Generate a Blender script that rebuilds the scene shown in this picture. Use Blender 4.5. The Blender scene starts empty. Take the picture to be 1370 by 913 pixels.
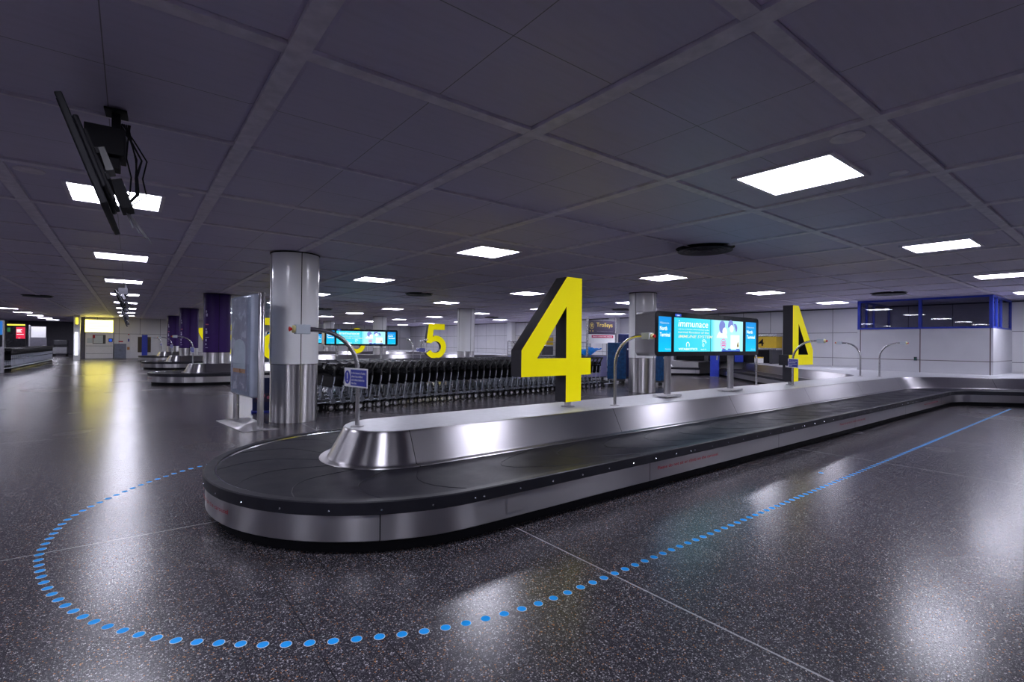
import bpy, bmesh, math, random
from mathutils import Vector, Matrix
random.seed(4)
PI = math.pi
scn = bpy.context.scene
COL = scn.collection
CEIL = 3.141
MOD = 1.743                      # ceiling module; three modules between lamps

# ------------------------------------------------------------------ materials
class NB:
    """tiny node builder"""
    def __init__(s, name):
        s.m = bpy.data.materials.new(name); s.m.use_nodes = True
        s.t = s.m.node_tree; s.n = s.t.nodes; s.l = s.t.links
        s.b = s.n['Principled BSDF']
    def new(s, kind, **kw):
        nd = s.n.new(kind)
        for k, v in kw.items():
            setattr(nd, k, v)
        return nd
    def setin(s, sock, v):
        if isinstance(v, bpy.types.NodeSocket): s.l.new(v, sock)
        elif isinstance(v, (tuple, list)) and len(v) == 3 and sock.type == 'RGBA': sock.default_value = (*v, 1)
        else: sock.default_value = v
    def math(s, op, a, b=0.0, c=None):
        nd = s.new('ShaderNodeMath', operation=op)
        s.setin(nd.inputs[0], a); s.setin(nd.inputs[1], b)
        if c is not None: s.setin(nd.inputs[2], c)
        return nd.outputs[0]
    def mix(s, f, a, b):
        nd = s.new('ShaderNodeMix', data_type='RGBA')
        s.setin(nd.inputs[0], f); s.setin(nd.inputs[6], a); s.setin(nd.inputs[7], b)
        return nd.outputs[2]
    def xyz(s, kind='Object'):
        tc = s.new('ShaderNodeTexCoord'); sp = s.new('ShaderNodeSeparateXYZ')
        s.l.new(tc.outputs[kind], sp.inputs[0])
        return tc.outputs[kind], sp.outputs[0], sp.outputs[1], sp.outputs[2]
    def lines(s, x, off, period, half):
        d = s.math('PINGPONG', s.math('SUBTRACT', x, off), period / 2)
        return s.math('LESS_THAN', d, half)
    def noise(s, vec, scale, detail=3, rough=.5):
        nd = s.new('ShaderNodeTexNoise'); nd.inputs['Scale'].default_value = scale
        nd.inputs['Detail'].default_value = detail; nd.inputs['Roughness'].default_value = rough
        if vec is not None: s.l.new(vec, nd.inputs['Vector'])
        return nd.outputs['Fac']
    def ramp(s, f, stops):
        nd = s.new('ShaderNodeValToRGB'); s.l.new(f, nd.inputs[0])
        e = nd.color_ramp.elements
        while len(e) < len(stops): e.new(.5)
        for i, (p, c) in enumerate(stops):
            e[i].position = p; e[i].color = (*c, 1) if len(c) == 3 else c
        return nd.outputs[0]
    def rng(s, f, a, b, lo, hi):
        nd = s.new('ShaderNodeMapRange'); s.l.new(f, nd.inputs[0])
        for i, v in enumerate((a, b, lo, hi)): nd.inputs[i + 1].default_value = v
        return nd.outputs[0]
    def set(s, **kw):
        nm = dict(col='Base Color', rough='Roughness', metal='Metallic', spec='Specular IOR Level', aniso='Anisotropic',
                  trans='Transmission Weight', alpha='Alpha', coat='Coat Weight', ior='IOR', ec='Emission Color', es='Emission Strength')
        for k, v in kw.items(): s.setin(s.b.inputs[nm[k]], v)
        return s
    def bump(s, h, strength, dist=.002):
        nd = s.new('ShaderNodeBump'); nd.inputs['Strength'].default_value = strength; nd.inputs['Distance'].default_value = dist
        s.l.new(h, nd.inputs['Height']); s.l.new(nd.outputs[0], s.b.inputs['Normal'])

def plain(name, col, rough=.5, metal=0, var=.12, scale=9, **kw):
    n = NB(name); v, x, y, z = n.xyz()
    f = n.noise(v, scale)
    n.set(col=n.mix(n.rng(f, .3, .7, 0, 1), tuple(c * (1 - var) for c in col), tuple(min(1, c * (1 + var)) for c in col)),
          rough=n.rng(f, .3, .7, max(.02, rough - .05), rough + .05), metal=metal, **kw)
    return n.m

def glow(name, col, strength):
    n = NB(name); n.set(col=(.02, .02, .02), ec=col, es=strength, rough=.3)
    return n.m

def steel(name, col, rough, aniso, uv=False, seam=None, off=0.0):
    n = NB(name); v, x, y, z = n.xyz()
    tg = n.new('ShaderNodeTangent')
    if uv: tg.direction_type = 'UV_MAP'; tg.uv_map = 'UVMap'
    else: tg.direction_type = 'RADIAL'; tg.axis = 'Z'
    n.l.new(tg.outputs[0], n.b.inputs['Tangent'])
    g = n.noise(v, 1.3, 2)
    r = n.rng(g, .3, .7, rough - .015, rough + .015)
    c = n.mix(n.rng(g, .3, .7, 0, 1), tuple(q * .9 for q in col), col)
    if seam:
        uvn = n.new('ShaderNodeUVMap'); uvn.uv_map = 'UVMap'
        sp = n.new('ShaderNodeSeparateXYZ'); n.l.new(uvn.outputs[0], sp.inputs[0])
        c = n.mix(n.lines(sp.outputs[0], off, seam, .004), c, (.04, .04, .045))
    n.set(col=c, rough=r, metal=1.0, aniso=aniso)
    n.b.inputs['Anisotropic Rotation'].default_value = .25
    return n.m

M = {}
def mats():
    # terrazzo floor
    n = NB('terrazzo'); v, x, y, z = n.xyz()
    def chips(scale, seed):
        mp = n.new('ShaderNodeMapping'); n.l.new(v, mp.inputs[0]); mp.inputs['Location'].default_value = (seed, seed * 2, 0)
        vo = n.new('ShaderNodeTexVoronoi'); vo.inputs['Scale'].default_value = scale; n.l.new(mp.outputs[0], vo.inputs['Vector'])
        sp = n.new('ShaderNodeSeparateColor'); n.l.new(vo.outputs['Color'], sp.inputs[0])
        return vo.outputs['Distance'], sp.outputs[0], sp.outputs[1], sp.outputs[2]
    d, a, b, c = chips(135, .3)
    base = n.mix(n.noise(v, .9, 4), (.026, .025, .032), (.044, .041, .050))
    chip = n.ramp(a, [(0, (.022, .021, .027)), (.40, (.055, .052, .063)), (.66, (.15, .145, .16)), (.86, (.36, .35, .37)), (.955, (.33, .15, .06)), (1, (.3, .14, .07))])
    for e in chip.node.color_ramp.elements: pass
    chip.node.color_ramp.interpolation = 'CONSTANT'
    inside = n.math('LESS_THAN', d, n.math('MULTIPLY_ADD', b, .34, .34))
    col = n.mix(inside, base, chip)
    d2, a2, b2, c2 = chips(300, 3.7)
    spec = n.math('MULTIPLY', n.math('GREATER_THAN', a2, .86), n.math('LESS_THAN', d2, .36))
    col = n.mix(spec, col, (.30, .29, .30))
    joint = n.math('MAXIMUM', n.lines(x, .148, .297, .0026), n.lines(y, .0, .594, .0022))
    col = n.mix(n.math('MULTIPLY', joint, .9), col, (.010, .010, .013))
    white = n.math('MAXIMUM', n.lines(x, 2.505, 5.24, .0065), n.lines(y, 4.73, 5.24, .0065))
    col = n.mix(n.math('MULTIPLY', white, .75), col, (.42, .42, .44))
    ro = n.math('ADD', n.rng(n.noise(v, .35, 2, .5), .3, .7, .225, .25), n.math('MULTIPLY', inside, .03))
    n.set(col=col, rough=ro, spec=.32)
    M['floor'] = n.m
    # ceiling
    n = NB('ceiling_panel_metal'); v, x, y, z = n.xyz()
    f = n.noise(v, .55, 3)
    mp = n.new('ShaderNodeMapping'); n.l.new(v, mp.inputs[0]); mp.inputs['Scale'].default_value = (1, 9, 1)
    g = n.noise(mp.outputs[0], 2.2, 4)
    seam = n.math('MAXIMUM', n.lines(x, 2.48 + MOD / 2, MOD, .003), n.lines(y, 4.71 + MOD / 2, MOD, .003))
    c = n.mix(n.rng(f, .3, .7, 0, 1), (.66, .61, .80), (.71, .66, .85))
    c = n.mix(n.rng(g, .45, .8, 0, .16), c, (.40, .38, .47))
    c = n.mix(n.math('MULTIPLY', seam, .75), c, (.12, .12, .15))
    n.set(col=c, rough=.5, spec=.4)
    M['ceil'] = n.m
    M['rail'] = plain('ceiling_rail_paint', (.84, .79, .92), .5)
    # white wall panels
    n = NB('wall_panels'); v, x, y, z = n.xyz()
    f = n.noise(v, 1.3, 3)
    c = n.mix(n.rng(f, .3, .7, 0, 1), (.70, .70, .73), (.76, .76, .79))
    hj = n.math('MAXIMUM', n.lines(z, 1.015, 40, .011), n.lines(z, 2.08, 40, .011))
    vj = n.math('MAXIMUM', n.lines(y, 8.45, 1.31, .011), 0)
    c = n.mix(n.math('MULTIPLY', n.math('MAXIMUM', hj, vj), .85), c, (.10, .10, .115))
    n.set(col=c, rough=.4); M['wallx'] = n.m
    n = NB('booth_panels'); v, x, y, z = n.xyz()
    f = n.noise(v, 1.3, 3)
    c = n.mix(n.rng(f, .3, .7, 0, 1), (.66, .66, .70), (.73, .73, .77))
    j = n.math('MAXIMUM', n.lines(z, 1.08, 40, .010), n.lines(y, 4.715, 1.69, .014))
    c = n.mix(n.math('MULTIPLY', j, .9), c, (.055, .02, .028))
    n.set(col=c, rough=.4); M['booth'] = n.m
    n = NB('far_wall_panels'); v, x, y, z = n.xyz()
    c = n.mix(n.math('MAXIMUM', n.lines(x, .69, 1.3, .012), n.lines(z, 1.9, 40, .012)), (.74, .74, .76), (.14, .14, .16))
    n.set(col=c, rough=.4); M['wally'] = n.m
    M['wall'] = plain('plain_wall_paint', (.50, .50, .54), .5, var=.05)
    M['darkwall'] = plain('dark_wall_paint', (.13, .125, .16), .5)
    M['steel'] = steel('brushed_steel_tube', (.62, .61, .62), .26, .55)
    M['steel_uv'] = steel('brushed_steel_sheet', (.37, .36, .375), .31, .86, True, 2.86)
    M['skirt'] = steel('brushed_steel_skirt', (.50, .49, .51), .31, .9, True, 2.83, -2.11)
    M['skirt2'] = steel('brushed_steel_housing', (.45, .44, .46), .36, .3)
    M['clad'] = steel('brushed_steel_cladding', (.58, .57, .585), .40, .97)
    M['hoodtop'] = plain('light_grey_hood_top', (.62, .63, .66), .38, .25, .08, 14)
    M['chrome'] = plain('polished_metal', (.75, .75, .77), .18, 1)
    # belt rubber
    n = NB('belt_rubber'); v, x, y, z = n.xyz()
    f = n.noise(v, 3, 5, .6); g = n.noise(v, 26, 4)
    c = n.mix(n.rng(f, .3, .7, 0, 1), (.012, .012, .018), (.020, .019, .027))
    c = n.mix(n.rng(g, .62, .78, 0, .45), c, (.05, .048, .058))
    n.set(col=c, rough=n.rng(f, .3, .7,   .42, .55), spec=.15); M['belt'] = n.m
    M['bump'] = plain('bumper_rubber', (.012, .012, .018), .45, spec=.3)
    M['black'] = plain('matt_black', (.008, .008, .011), .6, spec=.15)
    M['gloss_black'] = plain('gloss_black', (.012, .012, .016), .16)
    M['edge'] = plain('digit_edge_black', (.016, .015, .024), .5)
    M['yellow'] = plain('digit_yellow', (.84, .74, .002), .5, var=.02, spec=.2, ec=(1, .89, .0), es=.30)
    M['sign_yellow'] = plain('sign_yellow', (.75, .50, .02), .45, var=.03)
    M['cream'] = plain('pale_yellow_plastic', (.75, .68, .32), .4)
    M['white'] = plain('white_paint', (.80, .80, .82), .4, var=.03)
    M['col_white'] = plain('column_white_enamel', (.92, .93, .95), .2, var=.01, scale=1, spec=.6)
    M['purple'] = plain('purple_wrap', (.036, .011, .105), .5, var=.06, spec=.2)
    M['pink'] = plain('pink_print', (.55, .14, .22), .5)
    M['pale_print'] = plain('pale_print', (.45, .42, .62), .5)
    M['blue'] = plain('notice_blue', (.030, .045, .36), .4)
    M['frame_blue'] = plain('blue_frame_paint', (.020, .045, .42), .4)
    M['dot'] = plain('sticker_blue', (.0, .31, .80), .6, var=.05, spec=.15)
    M['dotrim'] = plain('sticker_white_edge', (.55, .62, .72), .45)
    M['red'] = plain('red_print', (.42, .012, .03), .45)
    M['redbtn'] = plain('red_button', (.65, .02, .02), .3)
    M['trolley'] = plain('trolley_tube', (.47, .50, .58), .30, .75)
    M['tray'] = plain('trolley_tray_plate', (.12, .125, .135), .45, .6, .3, 30)
    M['handle'] = plain('handle_rubber', (.012, .012, .015), .34)
    M['gusset'] = plain('gusset_metal', (.17, .18, .21), .4, .6)
    M['tyre'] = plain('trolley_tyre', (.014, .014, .016), .5)
    M['teal'] = plain('teal_tarpaulin', (.010, .085, .24), .45, var=.3)
    M['sheet'] = plain('bright_blue_sheet', (.010, .26, .80), .4, var=.25)
    M['navy'] = plain('navy_plastic', (.014, .022, .09), .4)
    M['lavender'] = plain('lavender_board', (.36, .35, .62), .45, var=.06)
    M['greycab'] = plain('blue_grey_cabinet', (.16, .18, .25), .4)
    M['grey'] = plain('grey_plastic', (.33, .33, .36), .45)
    M['dgrey'] = plain('dark_grey_metal', (.06, .06, .07), .4)
    M['vent'] = plain('grey_vent', (.09, .09, .11), .45)
    M['gold'] = plain('sign_gold_print', (.80, .60, .10), .5)
    M['aubergine'] = plain('sign_dark_purple', (.045, .035, .07), .4)
    M['crimson'] = plain('crimson_strip', (.50, .02, .09), .45)
    M['brown'] = plain('tinted_door_pane', (.10, .075, .045), .15)
    M['panelgrey'] = plain('totem_glass_panel', (.36, .40, .50), .12, var=.15, scale=2)
    M['pale'] = plain('pale_poster', (.60, .66, .72), .2, var=.05)
    M['orange'] = plain('orange_band', (.55, .25, .10), .3)
    M['mauve'] = plain('mauve_poster', (.34, .33, .42), .25, var=.3, scale=3)
    # lamp and screens
    M['lamp'] = glow('lamp_diffuser', (.85, .845, 1.0), 34)
    M['lightbox'] = glow('yellow_lightbox', (1.0, .86, .15), 8)
    M['whitestrip'] = glow('white_light_strip', (.85, .85, 1.0), 5)
    M['yellowstrip'] = glow('yellow_light_strip', (1, .8, .05), 2)
    M['s_blue'] = None
    n = NB('screen_blue'); v, x, y, z = n.xyz()
    n.set(col=(.01, .01, .01), rough=.2, es=1.15, ec=n.ramp(n.rng(z, 1.3, 1.95, 0, 1), [(0, (.0, .62, .92)), (.55, (.0, .42, .85)), (1, (.0, .24, .74))])); M['s_blue'] = n.m
    n = NB('screen_ad'); v, x, y, z = n.xyz()
    n.set(col=(.01, .01, .01), rough=.2, es=1.2, ec=n.ramp(n.rng(x, 6.6, 8.75, 0, 1), [(0, (.03, .62, .80)), (.5, (.07, .70, .84)), (.56, (.40, .84, .94)), (1, (.42, .86, .95))])); M['s_ad'] = n.m
    M['s_white'] = glow('screen_white', (.9, 1, 1), 1.25)
    M['s_pale'] = glow('screen_pale', (.62, .85, .80), 1.0)
    M['s_cream'] = glow('screen_cream', (.85, .9, .72), 1.0)
    M['s_purple'] = glow('screen_violet', (.24, .30, .80), .9)
    M['s_pink'] = glow('screen_pink', (.90, .08, .42), 1.0)
    M['s_navy'] = glow('screen_navy', (.01, .08, .62), .9)
    M['s_red'] = glow('screen_red', (.80, .01, .06), 1.0)
    M['s_deep'] = glow('screen_deep_blue', (.0, .17, .62), .9)
    M['s_green'] = glow('screen_green', (.02, .20, .05), .6)
    def thin(name, tint, ior):
        n = NB(name)
        tr = n.new('ShaderNodeBsdfTransparent'); tr.inputs[0].default_value = (*tint, 1)
        gl = n.new('ShaderNodeBsdfGlossy'); gl.inputs['Roughness'].default_value = .015
        fr = n.new('ShaderNodeFresnel'); fr.inputs[0].default_value = ior
        mx = n.new('ShaderNodeMixShader'); geo = n.new('ShaderNodeNewGeometry'); n.l.new(n.math('MULTIPLY', fr.outputs[0], n.math('SUBTRACT', 1.0, geo.outputs['Backfacing'])), mx.inputs[0]); n.l.new(tr.outputs[0], mx.inputs[1]); n.l.new(gl.outputs[0], mx.inputs[2])
        n.l.new(mx.outputs[0], n.n['Material Output'].inputs[0]); return n.m
    M['glass'] = thin('dark_glass', (.68, .68, .74), 1.75)
    M['clear'] = thin('clear_glass', (.92, .94, .96), 1.5)
mats()

# ------------------------------------------------------------------ mesh helpers
class MB:
    def __init__(s): s.v = []; s.f = []; s.m = []; s.uv = []
    def add(s, vs, fs, mi=0, uvs=None):
        o = len(s.v); s.v += [tuple(p) for p in vs]
        for k, f in enumerate(fs):
            s.f.append([o + i for i in f]); s.m.append(mi)
            s.uv.append(uvs[k] if uvs else [(0, 0)] * len(f))
        return s
    def box(s, c, d, mi=0, rz=0, mat=None):
        hx, hy, hz = d[0] / 2, d[1] / 2, d[2] / 2
        vs = [Vector((x * hx, y * hy, z * hz)) for x in (-1, 1) for y in (-1, 1) for z in (-1, 1)]
        R = mat if mat else Matrix.Rotation(rz, 3, 'Z')
        vs = [R @ p + Vector(c) for p in vs]
        return s.add(vs, [(0, 1, 3, 2), (4, 6, 7, 5), (0, 4, 5, 1), (2, 3, 7, 6), (0, 2, 6, 4), (1, 5, 7, 3)], mi)
    def bb(s, x0, x1, y0, y1, z0, z1, mi=0):
        return s.box(((x0 + x1) / 2, (y0 + y1) / 2, (z0 + z1) / 2), (abs(x1 - x0), abs(y1 - y0), abs(z1 - z0)), mi)
    def tube(s, pts, r, n=8, mi=0, cap=True):
        pts = [Vector(p) for p in pts]; vs = []; k = len(pts)
        t0 = (pts[1] - pts[0]).normalized()
        up = Vector((0, 0, 1)) if abs(t0.z) < .9 else Vector((0, 1, 0))
        a = t0.cross(up).normalized()
        rr = r if isinstance(r, (list, tuple)) else [r] * k
        for i, p in enumerate(pts):
            t = ((pts[min(i + 1, k - 1)] - p).normalized() + (p - pts[max(i - 1, 0)]).normalized()).normalized()
            a = (a - t * a.dot(t)).normalized(); b = t.cross(a)
            vs += [p + (a * math.cos(2 * PI * j / n) + b * math.sin(2 * PI * j / n)) * rr[i] for j in range(n)]
        fs = [(i * n + j, i * n + (j + 1) % n, (i + 1) * n + (j + 1) % n, (i + 1) * n + j) for i in range(k - 1) for j in range(n)]
        if cap: fs += [tuple(range(n))[::-1], tuple(range((k - 1) * n, k * n))]
        return s.add(vs, fs, mi)
    def lathe(s, prof, c=(0, 0, 0), n=32, mi=0, axis='Z'):
        vs = []; k = len(prof)
        for r, z in prof:
            for j in range(n):
                a = 2 * PI * j / n; p = (r * math.cos(a), r * math.sin(a), z)
                if axis == 'Y': p = (p[0], p[2], p[1])
                if axis == 'X': p = (p[2], p[0], p[1])
                vs.append(Vector(p) + Vector(c))
        fs = [(i * n + j, i * n + (j + 1) % n, (i + 1) * n + (j + 1) % n, (i + 1) * n + j) for i in range(k - 1) for j in range(n)]
        if prof[0][0] > 1e-6: fs.append(tuple(range(n))[::-1])
        if prof[-1][0] > 1e-6: fs.append(tuple(range((k - 1) * n, k * n)))
        return s.add(vs, fs, mi)
    def prism(s, poly, z0, z1, mi=0):
        n = len(poly)
        vs = [(*p, z0) for p in poly] + [(*p, z1) for p in poly]
        return s.add(vs, [tuple(range(n))[::-1], tuple(range(n, 2 * n))] + [(i, (i + 1) % n, n + (i + 1) % n, n + i) for i in range(n)], mi)
    def strip(s, A, B, mi=0):
        """ruled strip between two equally long paths, with uv along the path"""
        u = 0; us = [0]
        for i in range(1, len(A)):
            u += (Vector(A[i]) - Vector(A[i - 1])).length; us.append(u)
        n = len(A)
        if n > 100: us = [q - us[64] for q in us]              # u = 0 where the straight side meets the nose
        return s.add(list(A) + list(B), [(i, i + 1, n + i + 1, n + i) for i in range(n - 1)], mi,
                     [[(us[i], 0), (us[i + 1], 0), (us[i + 1], 1), (us[i], 1)] for i in range(n - 1)])
    def loft(s, rows, mi=0):
        for a, b in zip(rows, rows[1:]): s.strip(a, b, mi)
        return s

def link(o, parent=None):
    COL.objects.link(o)
    if parent: o.parent = parent
    return o

def obj(name, mb, mat, parent=None, bevel=0, smooth=True, fix=True, loc=None, seg=2):
    me = bpy.data.meshes.new(name)
    me.from_pydata(mb.v, [], mb.f)
    for m_ in (mat if isinstance(mat, (list, tuple)) else [mat]): me.materials.append(m_)
    uvl = me.uv_layers.new(name='UVMap'); k = 0
    for p, mi, uv in zip(me.polygons, mb.m, mb.uv):
        p.material_index = mi
        for q in uv: uvl.data[k].uv = q; k += 1
    me.update()
    if fix:
        bm = bmesh.new(); bm.from_mesh(me); bmesh.ops.remove_doubles(bm, verts=bm.verts, dist=1e-5)
        bmesh.ops.recalc_face_normals(bm, faces=bm.faces); bm.to_mesh(me); bm.free()
    if smooth:
        me.shade_smooth()
        try: me.set_sharp_from_angle(angle=math.radians(35))
        except Exception: pass
    o = bpy.data.objects.new(name, me)
    if loc: o.location = loc
    link(o, parent)
    if bevel:
        b = o.modifiers.new('bevel', 'BEVEL'); b.width = bevel; b.segments = seg; b.limit_method = 'ANGLE'; b.angle_limit = math.radians(40)
    return o

def tag(o, label, cat, group=None):
    o['label'] = label; o['category'] = cat
    if group: o['group'] = group
    return o
def thing(name, label, cat, loc=(0, 0, 0), rz=0, group=None):
    o = bpy.data.objects.new(name, None); o.location = loc; o.rotation_euler = (0, 0, rz); o.empty_display_size = .2
    link(o); return tag(o, label, cat, group)
def struct(name, mb, mat, parent=None, **kw):
    o = obj(name, mb, mat, parent, **kw)
    o['kind'] = 'structure'
    return o
def dup(o, loc=None, label=None, group=None, parent=None):
    c = o.copy(); COL.objects.link(c)
    if parent: c.parent = parent
    if loc is not None: c.location = loc
    if label: c['label'] = label
    if group: c['group'] = group
    for ch in list(o.children): dup(ch, parent=c)
    return c
def L(t): return t
ORD = ['first', 'second', 'third', 'fourth', 'fifth', 'sixth', 'seventh', 'eighth', 'ninth', 'tenth']
def nth(i):
    if i < 10: return ORD[i]
    n = i + 1
    return '%d%s' % (n, 'th' if 10 <= n % 100 <= 20 else {1: 'st', 2: 'nd', 3: 'rd'}.get(n % 10, 'th'))

def font_verts(s, bold=0.0, spacing=1.0, ital=0):
    cu = bpy.data.curves.new('lettering', 'FONT'); cu.body = s; cu.size = 1; cu.offset = bold; cu.resolution_u = 3
    cu.space_character = spacing; cu.shear = ital
    o = bpy.data.objects.new('lettering', cu); COL.objects.link(o)
    dg = bpy.context.evaluated_depsgraph_get(); dg.update()
    me = bpy.data.meshes.new_from_object(o.evaluated_get(dg))
    vs = [v.co.copy() for v in me.vertices]; fs = [tuple(p.vertices) for p in me.polygons]
    bpy.data.objects.remove(o); bpy.data.meshes.remove(me); bpy.data.curves.remove(cu)
    return vs, fs
def text(mb, s, org, xd, ud, width, height, mi=0, bold=0.0, ital=0, align='L'):
    """flat lettering: cap box of width x height with lower left corner org"""
    vs, fs = font_verts(s, bold, 1, ital)
    x0 = min(v.x for v in vs); x1 = max(v.x for v in vs); h = .73
    sx = width / (x1 - x0); sy = height / h
    xd = Vector(xd); ud = Vector(ud); org = Vector(org)
    mb.add([org + xd * ((v.x - x0) * sx) + ud * (v.y * sy) for v in vs], fs, mi)
    return mb

def shape_curve(loops, depth):
    """extruded 2-D outline (outer loop first, holes after) as verts and faces; z from -depth/2 to depth/2"""
    cu = bpy.data.curves.new('outline', 'CURVE'); cu.dimensions = '2D'; cu.fill_mode = 'BOTH'; cu.extrude = depth / 2
    for lp in loops:
        sp = cu.splines.new('POLY'); sp.points.add(len(lp) - 1)
        for p, q in zip(sp.points, lp): p.co = (*q, 0, 1)
        sp.use_cyclic_u = True
    o = bpy.data.objects.new('outline', cu); COL.objects.link(o)
    dg = bpy.context.evaluated_depsgraph_get(); dg.update()
    me = bpy.data.meshes.new_from_object(o.evaluated_get(dg))
    vs = [v.co.copy() for v in me.vertices]; fs = [tuple(p.vertices) for p in me.polygons]; ns = [p.normal.copy() for p in me.polygons]
    bpy.data.objects.remove(o); bpy.data.meshes.remove(me); bpy.data.curves.remove(cu)
    return vs, fs, ns

# ------------------------------------------------------------------ the hall
XR, YB, XL, YF, YC = 24.0, 49.0, -9.0, -8.0, 66.0
m = MB(); m.add([(XL, YF, 0), (XR, YF, 0), (XR, YC, 0), (XL, YC, 0)], [(0, 1, 2, 3)])
struct('floor', m, M['floor'], fix=False)
# ceiling: backing sheet, panels and a grid of flat rails
m = MB()
m.add([(XL, YF, CEIL + .05), (XL, YC, CEIL + .05), (XR, YC, CEIL + .05), (XR, YF, CEIL + .05)], [(0, 1, 2, 3)], 2)
RW = .062
i0, i1 = int((XL - 2.48) / MOD) - 1, int((XR - 2.48) / MOD) + 1
j0, j1 = int((YF - 4.71) / MOD) - 1, int((YC - 4.71) / MOD) + 1
for i in range(i0, i1):
    for j in range(j0, j1):
        x0 = max(XL, 2.48 + i * MOD + RW + .001); x1 = min(XR, 2.48 + (i + 1) * MOD - RW - .001)
        y0 = max(YF, 4.71 + j * MOD + (.017 if j % 3 == 0 else RW * .8 + .001)); y1 = min(YC, 4.71 + (j + 1) * MOD - (.017 if (j + 1) % 3 == 0 else RW * .8 + .001))
        if x1 - x0 < .1 or y1 - y0 < .1: continue
        if x1 > 20.8 and y0 > 2.9 and y1 < 6.5: pass
        e = .03
        z = [CEIL + .002 + random.uniform(-.002, .002) for _ in range(4)]
        q = [(x0, y0), (x1, y0), (x1, y1), (x0, y1)]
        inn = [(x0 + e, y0 + e), (x1 - e, y0 + e), (x1 - e, y1 - e), (x0 + e, y1 - e)]
        vs = [(*a, CEIL + .016) for a in q] + [(*a, zz) for a, zz in zip(inn, z)]
        m.add(vs, [(7, 6, 5, 4)] + [((k + 1) % 4, k, 4 + k, 4 + (k + 1) % 4) for k in range(4)], 0)
for i in range(i0, i1 + 1):
    x = 2.48 + i * MOD
    if XL < x - RW and x + RW < XR: m.bb(x - RW, x + RW, YF, YC, CEIL - .012, CEIL + .03, 1)
for j in range(j0, j1 + 1):
    y = 4.71 + j * MOD
    wy = .016 if j % 3 == 0 else RW * .8
    if YF < y - RW and y + RW < YC: m.bb(XL, XR, y - wy, y + wy, CEIL - .010, CEIL + .03, 1)
struct('ceiling', m, [M['ceil'], M['rail'], M['black']], fix=False, smooth=False)
def wall(name, x0, x1, y0, y1, z0, z1, mat): return struct(name, MB().bb(x0, x1, y0, y1, z0, z1), mat, smooth=False)
wall('wall_right', XR, XR + .2, YF, YB, 0, CEIL + .1, M['wallx'])
wall('wall_back', -2.62, XR + .2, YB, YB + .2, 0, CEIL + .1, M['wally'])
wall('wall_corridor', -2.82, -2.62, YB, YC, 0, CEIL + .1, M['darkwall'])
wall('wall_far', XL, -2.62, YC, YC + .2, 0, CEIL + .1, M['darkwall'])
wall('wall_left', XL - .2, XL, YF, YC, 0, CEIL + .1, M['wall'])
wall('wall_front', XL, XR, YF - .2, YF, 0, CEIL + .1, M['wall'])
struct('trim_1', MB().bb(XR - .04, XR - .002, YF, YB, CEIL - .06, CEIL - .012), M['dgrey'], smooth=False)

# glazed booth on the right wall
bx, by0, by1, bz = 20.70, 2.96, 6.50, 2.11
m = MB(); m.bb(bx, bx + .1, by0, by1, .672, bz); m.bb(bx + .1, XR - .001, by0, by0 + .1, .672, bz); m.bb(bx + .1, XR - .001, by1 - .1, by1, .672, bz)
wb = struct('wall_booth', m, M['booth'], smooth=False)
m = MB(); m.bb(bx + .11, XR - .01, by0 + .11, by1 - .11, bz - .06, bz - .01)
struct('trim_2', m, M['grey'], smooth=False)
m = MB()
for y in (by0 + .05, 4.72, by1 - .05): m.bb(bx - .01, bx + .09, y - .045, y + .045, bz, CEIL - .013)
for z in (bz + .03, CEIL - .045): m.bb(bx - .008, bx + .088, by0 + .01, by1 - .01, z - .03, z + .03)
for y in (by0 + .05, by1 - .05):
    for x in (bx + .75, bx + 1.5, XR - .06): m.bb(x - .035, x + .035, y - .04, y + .04, bz, CEIL - .013)
    for z in (bz + .03, CEIL - .045): m.bb(bx + .09, XR - .01, y - .035, y + .035, z - .03, z + .03)
w1 = struct('window_1', m, M['frame_blue'], smooth=False)
for a, b in ((by0 + .095, 4.675), (4.765, by1 - .095)):
    struct('window_pane', MB().bb(bx + .03, bx + .042, a, b, bz + .06, CEIL - .075), M['glass'], w1, smooth=False)
for y in (by0 + .05, by1 - .05):
    struct('window_pane', MB().bb(bx + .1, XR - .1, y - .006, y + .006, bz + .06, CEIL - .075), M['glass'], w1, smooth=False)

# ------------------------------------------------------------------ ceiling lamps, speakers, vents
def make_lamp():
    t = thing('ceiling_light', '', 'ceiling light', (0, 0, CEIL - .012), 0, 'square ceiling lights')
    h, o_ = .405, .445
    m = MB()
    for sx in (-1, 1): m.bb(sx * h, sx * o_, -o_, o_, -.004, .016); m.bb(-h, h, sx * h, sx * o_, -.004, .016)
    obj('frame', m, M['rail'], t, smooth=False)
    m = MB().bb(-h, h, -h, h, .002, .014)
    obj('diffuser', m, M['lamp'], t, smooth=False)
    return t
lamp0 = make_lamp(); first = True
AISLE = {-1: 'left-hand rear', 0: 'aisle beside the carousel noses', 1: 'row over the near number signs', 2: 'row over the display screens',
         3: 'row over the belt forks', 4: 'row along the white panelled wall'}
for i in range(-1, 5):
    for j in range(-1, 12):
        x = -.13 + 5.225 * i; y = 2.09 + 5.24 * j
        if y > 47 and i >= 0: continue
        row = {-1: 'column over the far left side', 0: 'column over the open aisle', 1: 'column over the carousel noses', 2: 'column over the display screens', 3: 'column over the belt forks', 4: 'column nearest the white panelled wall'}[i]
        lab = 'lit square ceiling light, %s from the front in the %s' % (nth(j + 1), row)
        if first: lamp0.location = (x, y, CEIL - .012); lamp0['label'] = lab; first = False
        else: dup(lamp0, (x, y, CEIL - .012), lab)
sp0 = None
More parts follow.
